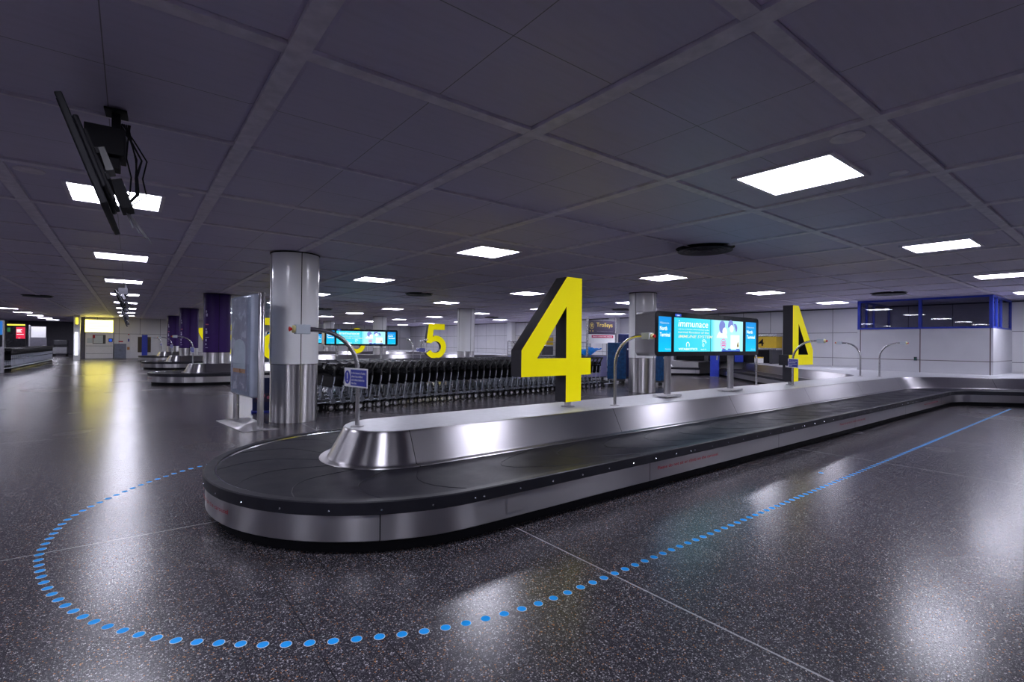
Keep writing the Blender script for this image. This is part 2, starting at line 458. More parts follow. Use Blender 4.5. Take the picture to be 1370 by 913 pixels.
for (i, j) in ((1, 0), (2, 0), (3, 0), (0, 1), (1, 1), (2, 1), (1, 2), (2, 2), (0, 2)):
    x = -.13 + 5.225 * i; y = 2.09 + 5.24 * j
    where = 'in ceiling panel beside the %s light of the %s' % (nth(j + 1), {0: 'aisle column', 1: 'nose column', 2: 'display column', 3: 'belt fork column'}[i])
    if sp0 is None:
        sp0 = thing('ceiling_speaker', 'round grey speaker grille ' + where, 'speaker', (x - .66, y - .62, CEIL), 0, 'ceiling speakers')
        obj('grille', MB().lathe([(.001, -.004), (.095, -.004), (.10, .004)], n=28), M['vent'], sp0)
        obj('ring', MB().lathe([(.097, -.008), (.118, -.006), (.12, .004), (.097, .004)], n=28), M['rail'], sp0)
        dl0 = thing('downlight', 'small unlit round downlight ' + where, 'downlight', (x + .62, y - .62, CEIL), 0, 'small downlights')
        obj('lens', MB().lathe([(.001, -.003), (.055, -.003), (.058, .004)], n=24), M['vent'], dl0)
        obj('ring', MB().lathe([(.057, -.007), (.075, -.005), (.077, .004), (.057, .004)], n=24), M['rail'], dl0)
    else:
        dup(sp0, (x - .66, y - .62, CEIL), 'round grey speaker grille ' + where)
        dup(dl0, (x + .62, y - .62, CEIL), 'small unlit round downlight ' + where)
v0 = None
for x, y, w in ((7.70, 4.65, 'over the near display screen'), (7.75, 15.2, 'beyond the trolleys, short of carousel five'), (18.2, 4.9, 'in front of the glazed booth'), (7.75, 25.7, 'between carousels five and six'),
                (-2.8, 26.2, 'over the left side of the hall'), (18.2, 15.2, 'above the roll cages'), (18.2, 25.7, 'beyond carousel five near the white wall')):
    if v0 is None:
        v0 = thing('ceiling_vent', 'round dark louvred air diffuser ' + w, 'vent', (x, y, CEIL - .012), 0, 'round air diffusers')
        m = MB()
        for r in (.42, .31, .20, .09): m.lathe([(r - .075, .0), (r - .07, -.012), (r, -.045), (r + .02, -.04), (r - .05, .004)], n=36)
        obj('louvre_ring', m, M['vent'], v0)
        obj('backing', MB().lathe([(.001, .006), (.46, .006), (.47, .012), (.001, .012)], n=36), M['black'], v0)
    else: dup(v0, (x, y, CEIL - .012), 'round dark louvred air diffuser ' + w)

# ------------------------------------------------------------------ carousels
YC4 = 4.70; X0 = 2.09
def path(d, z, xr=22.0, xl=22.9):
    """outline offset d outward from the foot of the hood (local y: 0 = centre line), from right arm end round the nose to the left arm end"""
    r = .59 + d
    dR = Vector((.70, -.714)); dL = Vector((.69, .724))
    def arm(base, dr, sgn, wallx):
        # line parallel to dr through base, moved d outward (towards the nose)
        nrm = Vector((-abs(dr.y), dr.x * (1 if dr.y > 0 else -1)))
        nrm = Vector((-abs(dr.y), math.copysign(abs(dr.x), dr.y))).normalized()
        p = Vector(base) + nrm * d
        # corner with y = sgn*r
        t = (sgn * r - p.y) / dr.y
        c = p + dr * t
        e = p + dr * ((wallx - p.x) / dr.x)
        return c, e
    cR, eR = arm((18.0, 3.3 - YC4), dR, -1, xr)
    cL, eL = arm((18.6, 7.35 - YC4), dL, 1, xl)
    pts = []
    R = 2.0 - d
    def fillet(c, din, dout, n=14):
        a = math.acos(max(-1, min(1, din.dot(dout)))); tl = R * math.tan(a / 2)
        s = c - din * tl; e = c + dout * tl
        cr = din.x * dout.y - din.y * dout.x
        nn = Vector((-din.y, din.x)) * (1 if cr > 0 else -1)
        o = s + nn * R; out = []
        for k in range(n + 1):
            an = a * k / n * (1 if cr > 0 else -1)
            v = s - o; out.append(o + Vector((v.x * math.cos(an) - v.y * math.sin(an), v.x * math.sin(an) + v.y * math.cos(an))))
        return out
    f1 = fillet(cR, (-dR).normalized(), Vector((-1, 0)))
    f2 = fillet(cL, Vector((1, 0)), dL.normalized())
    def lin(a, b, n): return [a.lerp(b, k / n) for k in range(n)]
    pts += lin(eR, f1[0], 10) + f1[:-1] + lin(f1[-1], Vector((X0, -r)), 40)
    for k in range(37):
        an = -PI / 2 - PI * k / 36
        pts.append(Vector((X0 + r * math.cos(an), r * math.sin(an))))
    pts += lin(Vector((X0, r)), f2[0], 40)[1:] + f2 + lin(f2[-1], eL, 10)[1:] + [eL]
    return [(p.x, p.y, z) for p in pts]

def face_text(mb, s, u0, width, height, z, off=.003):
    """lettering on the outer skirt of the near straight side; u0 = x of the left end; x below X0 wraps round the nose"""
    vs, fs = font_verts(s, .012); x0 = min(v.x for v in vs); x1 = max(v.x for v in vs); sx = width / (x1 - x0); sy = height / .73
    out = []
    R = 1.59 + off
    for v in vs:
        u = u0 + (v.x - x0) * sx; zz = z + v.y * sy
        if u >= X0: out.append((u, -R, zz))
        else:
            an = -PI / 2 - (X0 - u) / 1.59
            out.append((X0 + R * math.cos(an), R * math.sin(an), zz))
    mb.add(out, fs)

def make_carousel(label):
    t = thing('baggage_carousel', label, 'baggage carousel', (0, YC4, 0), 0, 'baggage carousels')
    obj('plinth', MB().loft([path(.90, .006), path(.90, .125)]), M['black'], t, fix=False)
    obj('side_panel', MB().loft([path(.88, .112), path(.985, .112), path(.99, .118), path(.99, .302)]), M['skirt'], t, fix=False)
    m = MB().loft([path(.97, .300), path(1.002, .300), path(1.008, .306), path(1.008, .388), path(1.0, .396), path(.935, .396), path(.925, .392), path(.925, .37)])
    b = obj('bumper', m, M['bump'], t, fix=False)
    m = MB()
    def bolt(x, y, nx, ny):
        a = Vector((nx, ny, 0)); p = Vector((x, y, .334)); s = Vector((-ny, nx, 0)); u = Vector((0, 0, 1)); n = 8; r = .0085
        vs = [p + a * .001 + (s * math.cos(2 * PI * k / n) + u * math.sin(2 * PI * k / n)) * r for k in range(n)]
        vs += [p + a * .006 + (s * math.cos(2 * PI * k / n) + u * math.sin(2 * PI * k / n)) * r * .6 for k in range(n)]
        m.add(vs, [(k, (k + 1) % n, n + (k + 1) % n, n + k) for k in range(n)] + [tuple(range(n, 2 * n))])
    k = 0; x = 2.148; bolt(2.07, -1.598, 0, -1)
    while x < 16.2:
        bolt(x, -1.598, 0, -1); bolt(x, 1.598, 0, 1)
        if k % 8 == 7: bolt(x + .275, -1.598, 0, -1); bolt(x + .275, 1.598, 0, 1)
        k += 1; x = 2.148 + .3535 * k
    for k in range(1, 14):
        an = -PI / 2 - PI * k / 14
        bolt(X0 + 1.598 * math.cos(an), 1.598 * math.sin(an), math.cos(an), math.sin(an))
    obj('rim_bolt', m, M['chrome'], b, fix=False)
    obj('edge_trim', MB().loft([path(.926, .374), path(.922, .386), path(.912, .386), path(.908, .374)]), M['chrome'], t, fix=False)
    # belt with overlapping crescent plates
    bl = MB().loft([path(.93, .376), path(.62, .376), path(.3, .376), path(-.02, .376)])
    A, B = path(.05, .3775), path(.90, .3775)
    def crescent(k):
        if k + 9 >= len(A): return
        pr, tp = [], []
        for s_ in range(9):
            f = s_ / 8; kk = k + 5 * math.sin(f * PI) * .45
            i = int(kk); g = kk - i
            pa = Vector(A[i]).lerp(Vector(A[i + 1]), g); pb = Vector(B[i]).lerp(Vector(B[i + 1]), g)
            p = pa.lerp(pb, f); d = (Vector(A[i + 1]) - Vector(A[i])).normalized()
            pr.append(p + Vector((0, 0, .0018))); tp.append(p + d * .012 - Vector((0, 0, .0025)))
        bl.strip(pr, tp)
        bl.strip([p - (Vector(q) - p) * .3 - Vector((0, 0, .005)) for p, q in zip(pr, tp)], pr)
    for k in list(range(12, 62, 2)) + list(range(64, 101, 5)) + list(range(102, 140, 2)): crescent(k)
    obj('belt', bl, M['belt'], t, fix=False)
    obj('hood', MB().loft([path(.075, .379), path(.07, .386), path(.005, .388), path(0, .39), path(-.008, .40), path(-.142, .655), path(-.152, .668), path(-.165, .672)]), M['steel_uv'], t, fix=False)
    top = path(-.163, .6735)
    top = top + [(XR - .03, top[-1][1], top[0][2]), (XR - .03, top[0][1], top[0][2])]
    m = MB(); m.add(top, [tuple(range(len(top)))[::-1]])
    me_o = obj('hood_top', m, M['hoodtop'], t, fix=False, smooth=False)
    bm = bmesh.new(); bm.from_mesh(me_o.data); bmesh.ops.triangulate(bm, faces=bm.faces); bmesh.ops.recalc_face_normals(bm, faces=bm.faces)
    for f in bm.faces:
        if f.normal.z < 0: f.normal_flip()
    bm.to_mesh(me_o.data); bm.free()
    obj('end_housing', MB().bb(21.95, XR - .03, -6.86, -5.2, .10, .668), M['skirt2'], t, bevel=.01)
    obj('end_plinth', MB().bb(22.0, XR - .03, -6.82, -5.2, .0, .10), M['black'], t)
    m = MB().bb(2.37, 2.55, -1.583, -1.582, .15, .292); m.bb(2.38, 2.54, -1.585, -1.583, .158, .284)
    obj('access_plate', m, M['skirt'], t, bevel=.001)
    m = MB()
    for u0 in (4.31, 9.15, 14.0, X0 - 3.10): face_text(m, 'Please do not sit or climb on the carousel', u0, 1.15, .034, .215)
    o = obj('warning_lettering', m, M['red'], t, fix=False, smooth=False); o['label'] = 'red warning lettering on the steel side'
    return t
CAR = [('4', YC4), ('5', YC4 + 15.7), ('6', YC4 + 26.17), ('7', YC4 + 36.6)]
car_lab = {'4': 'long steel and black rubber baggage carousel filling the foreground, with near big 4',
           '5': 'steel baggage carousel behind the trolleys with nearest purple column standing in it',
           '6': 'steel baggage carousel with the second purple column, behind the one with the 5s',
           '7': 'farthest steel baggage carousel, nearest the white back wall'}
car0 = make_carousel(car_lab['4'])
for nme, y in CAR[1:]: dup(car0, (0, y, 0), car_lab[nme])

# ------------------------------------------------------------------ big digits
def arc(cx, cy, r, a0, a1, n, ry=None):
    ry = ry or r
    return [(cx + r * math.cos(math.radians(a0 + (a1 - a0) * k / n)), cy + ry * math.sin(math.radians(a0 + (a1 - a0) * k / n))) for k in range(n + 1)]
DIG = {
 '4': [[(0, .345), (.735, .345), (.735, 0), (1.01, 0), (1.01, .345), (1.19, .345), (1.19, .565), (1.01, .565), (1.01, 1.61), (.74, 1.61), (0, .665)],
       [(.245, .565), (.735, .565), (.735, 1.23)]],
 '5': [[(.17, 1.6), (1.0, 1.6), (1.0, 1.33), (.42, 1.33), (.37, .99)] + arc(.52, .53, .56, 98, -148, 30, .53) + arc(.52, .53, .29, -150, 140, 26, .27) + [(.05, .74)]],
 '6': [arc(.57, .52, .56, 180, -60, 24, .52)[::1] + arc(.57, .52, .56, -61, -179, 14, .52) , arc(.57, .52, .29, 0, 359, 30, .26)],
 '7': [[(0, 1.6), (1.15, 1.6), (1.15, 1.38), (.52, 0), (.2, 0), (.80, 1.31), (0, 1.31)]],
}
DIG['6'] = [arc(.57, .52, .56, 100, -180, 34, .52) + [(.01, .8)] + arc(.62, .80, .61, 180, 75, 18, .80) + [(.82, 1.32)] + arc(.64, .80, .34, 80, 150, 10, .50), arc(.57, .52, .28, 0, 350, 30, .25)]
def make_digit(ch, x, yc, mirror, label):
    t = thing('number_sign', label, 'number sign', (x + .6, yc, .6735), 0, 'big yellow carousel numbers')
    vs, fs, ns = shape_curve(DIG[ch], .20)
    m = MB()
    o = len(m.v)
    sgn = -1 if mirror else 1
    for f, n in zip(fs, ns):
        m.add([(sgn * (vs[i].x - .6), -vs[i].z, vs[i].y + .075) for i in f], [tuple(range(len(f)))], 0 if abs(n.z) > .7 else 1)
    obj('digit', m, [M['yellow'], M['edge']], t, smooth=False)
    cx = {'4': .87, '5': .55, '6': .57, '7': .36}[ch] - .6
    m = MB().lathe([(.045, .006), (.045, .08)], (sgn * cx, 0, 0), 16); m.lathe([(.001, 0), (.09, 0), (.09, .007), (.001, .007)], (sgn * cx, 0, 0), 20)
    obj('post', m, M['steel'], t)
    return t
make_digit('4', 3.70, 4.70, False, 'big yellow and black number 4 nearest the camera on the front carousel')
make_digit('4', 10.82, 4.72, True, 'big yellow number 4 seen reversed, past the display screen on the front carousel')
make_digit('5', 3.75, CAR[1][1], True, 'big yellow 5 seen reversed, partly hidden by the white column and totem')
make_digit('5', 10.70, CAR[1][1], False, 'big yellow number 5 rising behind the row of trolleys')
make_digit('6', 3.75, CAR[2][1], True, 'big yellow 6 seen reversed, mostly hidden behind the nearest purple column')
make_digit('6', 10.80, CAR[2][1], False, 'big yellow 6 half hidden behind the farther display screen')
make_digit('7', 3.78, CAR[3][1], True, 'big yellow 7 seen reversed between the purple columns')
make_digit('7', 10.80, CAR[3][1], False, 'big yellow 7 beyond the farther display screen')

# ------------------------------------------------------------------ display units
def make_display(label):
    t = thing('display_unit', label, 'display screen', (0, YC4, 0), 0, 'carousel display units')
    x0, x1, z0, z1, y0, y1 = 6.17, 9.30, 1.325, 2.005, -.19, .17
    def rr(x0, x1, z0, z1, r, n=6):
        o = []
        for cx, cz, a in ((x1 - r, z0 + r, -90), (x1 - r, z1 - r, 0), (x0 + r, z1 - r, 90), (x0 + r, z0 + r, 180)):
            o += arc(cx, cz, r, a, a + 90, n)
        return o
    P = rr(x0, x1, z0, z1, .07); n = len(P)
    m = MB()
    m.add([(p[0], y0 + .012, p[1]) for p in P] + [(p[0], y1, p[1]) for p in P],
          [(i, (i + 1) % n, n + (i + 1) % n, n + i) for i in range(n)] + [tuple(range(n, 2 * n))])
    h = obj('housing', m, M['clad'], t)
    m = MB()
    m.add([(p[0], y0, p[1]) for p in P] + [(p[0], y0 + .014, p[1]) for p in P],
          [tuple(range(n))] + [(i, (i + 1) % n, n + (i + 1) % n, n + i) for i in range(n)])
    obj('bezel', m, M['gloss_black'], t)
    ys = y0 - .003
    def flat(mb, pts, d=.0): mb.add([(x, ys - d, z) for x, z in pts], [tuple(range(len(pts)))])
    def rect(a, b, c, d): return [(a, c), (b, c), (b, d), (a, d)]
    def screen(a, b, mat, lab):
        o = obj('screen', MB().bb(a, b, ys, ys + .004, 1.395, 1.925), mat, t, smooth=False); o['label'] = lab; return o
    lf = screen(6.245, 6.56, M['s_blue'], 'narrow blue left screen reading North Terminal')
    rt = screen(8.83, 9.20, M['s_blue'], 'narrow blue right screen reading North Terminal')
    ad = screen(6.64, 8.72, M['s_ad'], 'wide cyan advertising screen')
    for s, a, w in ((lf, 6.27, .27), (rt, 8.86, .31)):
        m = MB(); k = .003
        text(m, 'North', (a, ys - k, 1.72), (1, 0, 0), (0, 0, 1), w * .68, .062, 0, .02)
        text(m, 'Terminal', (a, ys - k, 1.625), (1, 0, 0), (0, 0, 1), w * .94, .062, 0, .02)
        obj('lettering', m, M['s_white'], s, fix=False, smooth=False)
        m = MB(); text(m, 'Welcome to', (a, ys - k, 1.815), (1, 0, 0), (0, 0, 1), w * .84, .035); text(m, 'Gatwick', (a + w * .5, ys - k, 1.425), (1, 0, 0), (0, 0, 1), w * .5, .022)
        obj('fine_lettering', m, M['s_pale'], s, fix=False, smooth=False)
    m = MB(); X = (1, 0, 0); U = (0, 0, 1); k = .003
    text(m, 'immunace', (6.74, ys - k, 1.785), X, U, .84, .112, 0, .006, .12)
    text(m, 'with vit. C, D & zinc which contribute to the', (6.74, ys - k, 1.738), X, U, .86, .020)
    def ring(mb, cx, cz, r0, r1, a0=0, a1=360, n=24):
        A = arc(cx, cz, r0, a0, a1, n); B = arc(cx, cz, r1, a0, a1, n)
        mb.add([(x, ys - k, z) for x, z in A + B], [(i, i + 1, n + 2 + i, n + 1 + i) for i in range(n)])
    ring(m, 7.00, 1.50, .035, .048, -40, 220); ring(m, 7.46, 1.51, .05, .06, 10, 150); ring(m, 7.46, 1.51, .075, .083, 20, 140); ring(m, 7.44, 1.50, .018, .028)
    text(m, 'VITABIOTICS', (6.75, ys - k, 1.418), X, U, .52, .034, 0, .02); text(m, 'SINCE 1971', (7.37, ys - k, 1.418), X, U, .16, .022)
    obj('lettering', m, M['s_white'], ad, fix=False, smooth=False)
    m = MB(); text(m, 'normal function of the', (6.74, ys - k, 1.685), X, U, .86, .036, 0, .008); text(m, 'IMMUNE SYSTEM', (6.74, ys - k, 1.612), X, U, .98, .046, 0, .012, .25)
    obj('slogan', m, M['s_cream'], ad, fix=False, smooth=False)
    # right half: pale picture of two heads, a box and a pink roundel
    m = MB(); flat(m, arc(8.02, 1.82, .10, 20, 200, 12) + arc(8.02, 1.80, .10, 200, 320, 8), .003); flat(m, arc(8.30, 1.85, .09, 0, 180, 12) + [(8.20, 1.80), (8.30, 1.83), (8.42, 1.76)], .003)
    flat(m, arc(8.44, 1.80, .08, -60, 120, 10), .003)
    obj('picture_hair', m, M['s_purple'], ad, fix=False, smooth=False)
    m = MB(); flat(m, rect(8.30, 8.60, 1.44, 1.68), .002); flat(m, arc(8.10, 1.73, .075, 0, 360, 18)[:-1], .0045); flat(m, arc(8.33, 1.79, .065, 0, 360, 18)[:-1], .0045); flat(m, arc(8.02, 1.56, .19, 20, 160, 10), .0015)
    obj('picture_faces', m, M['s_white'], ad, fix=False, smooth=False)
    m = MB(); ring(m, 8.06, 1.525, .075, .087, 0, 360, 28)
    for z, w in ((1.555, .10), (1.525, .13), (1.495, .11)): flat(m, rect(8.06 - w / 2, 8.06 + w / 2, z - .009, z + .009), .005)
    obj('roundel', m, M['s_pink'], ad, fix=False, smooth=False)
    m = MB()
    for a, b, z in ((8.0, 8.62, 1.402), (8.02, 8.13, 1.425), (8.2, 8.3, 1.43), (8.48, 8.6, 1.43)): flat(m, rect(a, b, z - .008, z + .012), .006)
    obj('picture_base', m, M['s_navy'], ad, fix=False, smooth=False)
    m = MB(); flat(m, [(8.50, 1.47), (8.58, 1.47), (8.55, 1.56), (8.53, 1.56)], .005)
    obj('picture_mark', m, M['gold'], ad, fix=False, smooth=False)
    tb = obj('tab', MB().bb(6.66, 6.82, y0 - .002, y0 + .002, 1.94, 1.98), M['s_navy'], t, smooth=False)
    m = MB(); text(m, 'gtw', (6.70, y0 - .004, 1.948), X, U, .08, .022, 0, .02); obj('lettering', m, M['s_white'], tb, fix=False, smooth=False)
    obj('screen_seam', MB().bb(7.655, 7.663, ys - .002, ys + .001, 1.395, 1.925), M['gloss_black'], ad, smooth=False)
    for x in (6.72, 8.62):
        obj('post', MB().lathe([(.055, .70), (.055, 1.33)], (0, 0, 0), 20), M['steel'], t, loc=(x, -.02, 0))
        obj('base_plate', MB().bb(-.20, .20, -.13, .13, .690, .722), M['clad'], t, loc=(x, -.02, 0), bevel=.005)
        m = MB()
        for a in (-.14, .14):
            for b in (-.07, .07): m.lathe([(.018, .674), (.018, .69)], (x + a, -.02 + b, 0), 8)
        obj('foot_bolt', m, M['chrome'], t)
    return t
d0 = make_display('large stainless steel display unit with blue screens on the front carousel')
for (nme, y), lab in zip(CAR[1:], ('steel display unit with blue screens above the trolley row, on carousel of the 5s', 'display unit partly hidden behind the white column, beyond carousel of the 5s', 'farthest display unit, on carousel nearest the back wall')):
    dup(d0, (0, y, 0), lab)

# ------------------------------------------------------------------ safety poles (bent tube with stop button and notice)
def make_pole(ang, label, notice, loc, nrz=None, straight=.53, group='safety stop poles'):
    t = thing('safety_pole', label, 'stop button pole', loc, 0, group)
    d = Vector((math.cos(ang), math.sin(ang), 0)); R = .40
    pts = [(0, 0, .004), (0, 0, .25), (0, 0, straight)]
    for k in range(1, 13):
        a = PI / 2 * k / 12
        p = d * (R * (1 - math.cos(a))); pts.append((p.x, p.y, straight + R * math.sin(a)))
    p = d * (R + .06); pts.append((p.x, p.y, straight + R + .004))
    obj('pole', MB().tube(pts, .021, 14), M['steel'], t)
    obj('base_flange', MB().lathe([(.001, 0), (.062, 0), (.062, .008), (.03, .012), (.001, .012)], n=20), M['clad'], t)
    zz = straight + R
    R3 = Matrix.Rotation(ang, 3, 'Z')
    b = obj('stop_box', MB().box(d * (R + .12) + Vector((0, 0, zz + .002)), (.125, .085, .085), 0, ang), M['pale'], t, bevel=.006)
    m = MB(); v = []
    q = MB().lathe([(.001, .0), (.034, 0), (.034, .022), (.02, .026), (.001, .026)], n=16, axis='X')
    m.add([R3 @ Vector(p_) + d * (R + .182) + Vector((0, 0, zz + .002)) for p_ in q.v], q.f)
    cb = obj('button_collar', m, M['cream'], t); cb['label'] = 'pale yellow collar around the stop button'
    m = MB(); q = MB().lathe([(.001, .026), (.013, .026), (.013, .036), (.021, .042), (.021, .052), (.001, .056)], n=16, axis='X')
    m.add([R3 @ Vector(p_) + d * (R + .182) + Vector((0, 0, zz + .002)) for p_ in q.v], q.f)
    bt = obj('stop_button', m, M['redbtn'], t); bt['label'] = 'red emergency stop button'
    if notice:
        nd = Vector((math.cos(nrz), math.sin(nrz), 0)); nn = Vector((nd.y, -nd.x, 0))
        if nn.x > 0: nn = -nn
        c = Vector((0, 0, .475)) + nn * .028 + nd * .01
        w, h = .40, .185
        Rm = Matrix.Rotation(nrz, 3, 'Z')
        nb = obj('notice_board', MB().box(c, (w, .006, h), 0, nrz), M['white'], t, bevel=.002)
        nb['label'] = 'white and blue safety notice'
        def P(u, vv, k): return c + nd * u + Vector((0, 0, vv)) + nn * (.0035 + k)
        m = MB(); m.add([P(a, b_, .0008) for a, b_ in ((-.085, -.078), (.188, -.078), (.188, .078), (-.085, .078))], [(0, 1, 2, 3)])
        m.add([P(-.143 + .048 * math.cos(2 * PI * k / 24), .066 * math.sin(2 * PI * k / 24), .0008) for k in range(24)], [tuple(range(24))])
        obj('blue_field', m, M['blue'], nb, fix=False, smooth=False)
        m = MB()
        for s, z in (('In the interest of safety', .036), ('please keep children', .003), ('and trolleys behind the', -.030), ('blue line', -.063)):
            vs, fs = font_verts(s, .015); W = max(v_.x for v_ in vs)
            text(m, s, P(-.068, z, .0016), nd, (0, 0, 1), .238 * len(s) / 25, .021, 0, .015)
        m.add([P(-.143 + a, b_, .0016) for a, b_ in ((-.006, -.018), (.006, -.018), (.010, .044), (-.010, .044))], [(0, 1, 2, 3)])
        m.add([P(-.143 + .009 * math.cos(2 * PI * k / 12), -.036 + .009 * math.sin(2 * PI * k / 12), .0016) for k in range(12)], [tuple(range(12))])
        obj('lettering', m, M['white'], nb, fix=False, smooth=False)
    return t
names4 = ['bent steel stop button pole with notice on the front carousel nose', 'bent steel stop button pole between near big 4 and display unit', 'bent steel stop button pole behind far end of the near display unit',
          'bent steel stop button pole with notice beside the reversed 4', 'bent steel stop button pole leaning left before the white wall', 'bent steel stop button pole leaning right before the glazed booth']
spec = [(1.765, .03, PI, True, math.radians(-78)), (5.19, -.265, -PI / 2, False, 0), (10.30, .37, PI / 2, False, 0), (10.80, -.17, -PI / 2, True, math.radians(-122)), (16.27, .52, PI / 2, False, 0), (16.27, -.12, -PI / 2, False, 0)]
plist = []
for (x, dy, a, nt, nr), lab in zip(spec, names4):
    dyy = {.37: .33, .52: .33}.get(dy, dy)
    plist.append(make_pole(a, lab, nt, (x, YC4 + dyy, .6735), nr))
for ci, (nme, y) in enumerate(CAR[1:]):
    who = ['carousel of the 5s', 'carousel behind the 5s', 'farthest carousel'][ci]
    for k, p in enumerate(plist):
        if k == 3 and ci == 0:
            make_pole(-PI / 2, 'bent stop button pole with notice beside the big 5', True, (10.36, y - .30, .6735), math.radians(-28)); continue
        what = ['with notice on nose of the ', 'second from nose of the ', 'third from nose of the ', 'with notice by far number of the ', 'leaning left at fork of the ', 'leaning right at fork of the '][k]
        dup(p, (p.location.x, p.location.y + y - YC4, .6735), 'bent stop button pole ' + what + who)

# ------------------------------------------------------------------ columns
def make_column(x, y, z0, kind):
    m = MB()
    a0 = 0
    r = .425
    if kind == 'white':
        up, name_ = M['col_white'], 'cladding'
    else: up, name_ = M['purple'], 'printed_wrap'
    ztop = CEIL - .03
    zs = 1.06
    r_ = bpy.data.objects.new('column', None); r_.location = (x, y, z0); link(r_); r_['kind'] = 'structure'
    z0 -= z0
    o = obj(name_, MB().lathe([(r, zs - r_.location.z + .012), (r, ztop - r_.location.z)], n=64), up, r_); o['kind'] = 'structure'
    b = obj('steel_base', MB().lathe([(r - .012, .002), (r - .012, zs - r_.location.z)], n=64), M['clad'], r_); b['kind'] = 'structure'
    m = MB().lathe([(r - .01, zs - r_.location.z), (r - .01, zs - r_.location.z + .012)], n=48)
    m.lathe([(r + .012, ztop - r_.location.z), (r + .012, CEIL - .012 - r_.location.z)], n=48)
    for an in (math.radians(-89), math.radians(-172), math.radians(2), math.radians(91)):
        c = Vector((r * math.cos(an), r * math.sin(an), 0))
        m.box((c.x * .995, c.y * .995, (zs + ztop) / 2 - r_.location.z), (.012, .013, ztop - zs), 0, an)
        m.box((c.x * .968, c.y * .968, zs / 2 - r_.location.z / 2), (.010, .010, zs - r_.location.z), 0, an)
    s = obj('shadow_joint', m, M['black'], r_); s['kind'] = 'structure'
    if kind == 'purple':
        mp, mk = MB(), MB()
        base = math.radians(215)
        def patch(mb, a, w, z, h):
            pts = [(a + w * k / 4) for k in range(5)]
            A = [((r + .003) * math.cos(q), (r + .003) * math.sin(q), z - r_.location.z) for q in pts]; B = [(p[0], p[1], p[2] + h) for p in A]
            mb.strip(A, B)
        patch(mk, base - .1, .30, 2.02, .035)
        patch(mp, base - .05, .16, 2.32, .10); patch(mp, base - .08, .12, 2.45, .08)
        for z, w, h in ((1.72, .20, .10), (1.84, .16, .06), (1.58, .34, .02), (1.45, .14, .08), (1.32, .12, .06), (1.22, .26, .015)): patch(mp, base - .1, w, z, h)
        w1 = obj('print_mark', mk, M['pink'], o, fix=False); w2 = obj('print_mark', mp, M['pale_print'], o, fix=False)
        for w in (w1, w2): w['kind'] = 'structure'
    return r_
cl = {(2.48, 9.95): 'white enamel column with brushed steel base beside the glass totem', (12.94, 9.95): 'white column with steel base behind the near display unit',
      (12.94, 20.41): 'white column rising from the hood right of the big 5', (2.48, 20.41): 'nearest and widest purple wrapped column', (2.48, 30.87): 'second purple wrapped column, left of the widest one', (2.48, 41.3): 'farthest purple wrapped column, left of the others',
      (12.94, 30.87): 'white column behind right end of the farther display unit', (12.94, 41.3): 'white column behind left end of the farther display unit'}
for (x, y), lab in cl.items():
    c = make_column(x, y, .0 if y < 12 else .676, 'purple' if x < 5 and y > 15 else 'white')
    tag(c, lab, 'column')
for x, y, lab in ((23.78, 30.87, 'white half column against the panelled right wall'), (23.78, 9.95 + 10.46, 'white half column on the right wall beyond the roll cages')):
    m = MB().bb(23.55, 23.99, y - .3, y + .3, 0, CEIL - .015)
    c = struct('column', m, M['col_white'], bevel=.05); tag(c, lab, 'column')
# left side columns
c = struct('column', MB().bb(-3.05, -2.70, 45.8, 46.2, 0, CEIL - .015), M['white'], bevel=.02); tag(c, 'pale square column at left of the yellow lightbox', 'column')
t = thing('light_strip', 'bright vertical white light strip on the pale square column', 'light strip', (-2.9, 45.77, .3))
obj('tube', MB().bb(-.05, .05, -.02, .03, .03, 1.66), M['whitestrip'], t, smooth=False); obj('end_cap', MB().bb(-.06, .06, -.03, .03, 0, .03).bb(-.06, .06, -.03, .03, 1.66, 1.70), M['grey'], t)
t = thing('light_strip', 'short yellow light strip high on the pale square column', 'light strip', (-2.88, 45.77, 2.46))
obj('tube', MB().bb(-.055, .055, -.02, .03, .03, .50), M['yellowstrip'], t, smooth=False); obj('end_cap', MB().bb(-.06, .06, -.03, .03, 0, .03).bb(-.06, .06, -.03, .03, .5, .53), M['grey'], t)

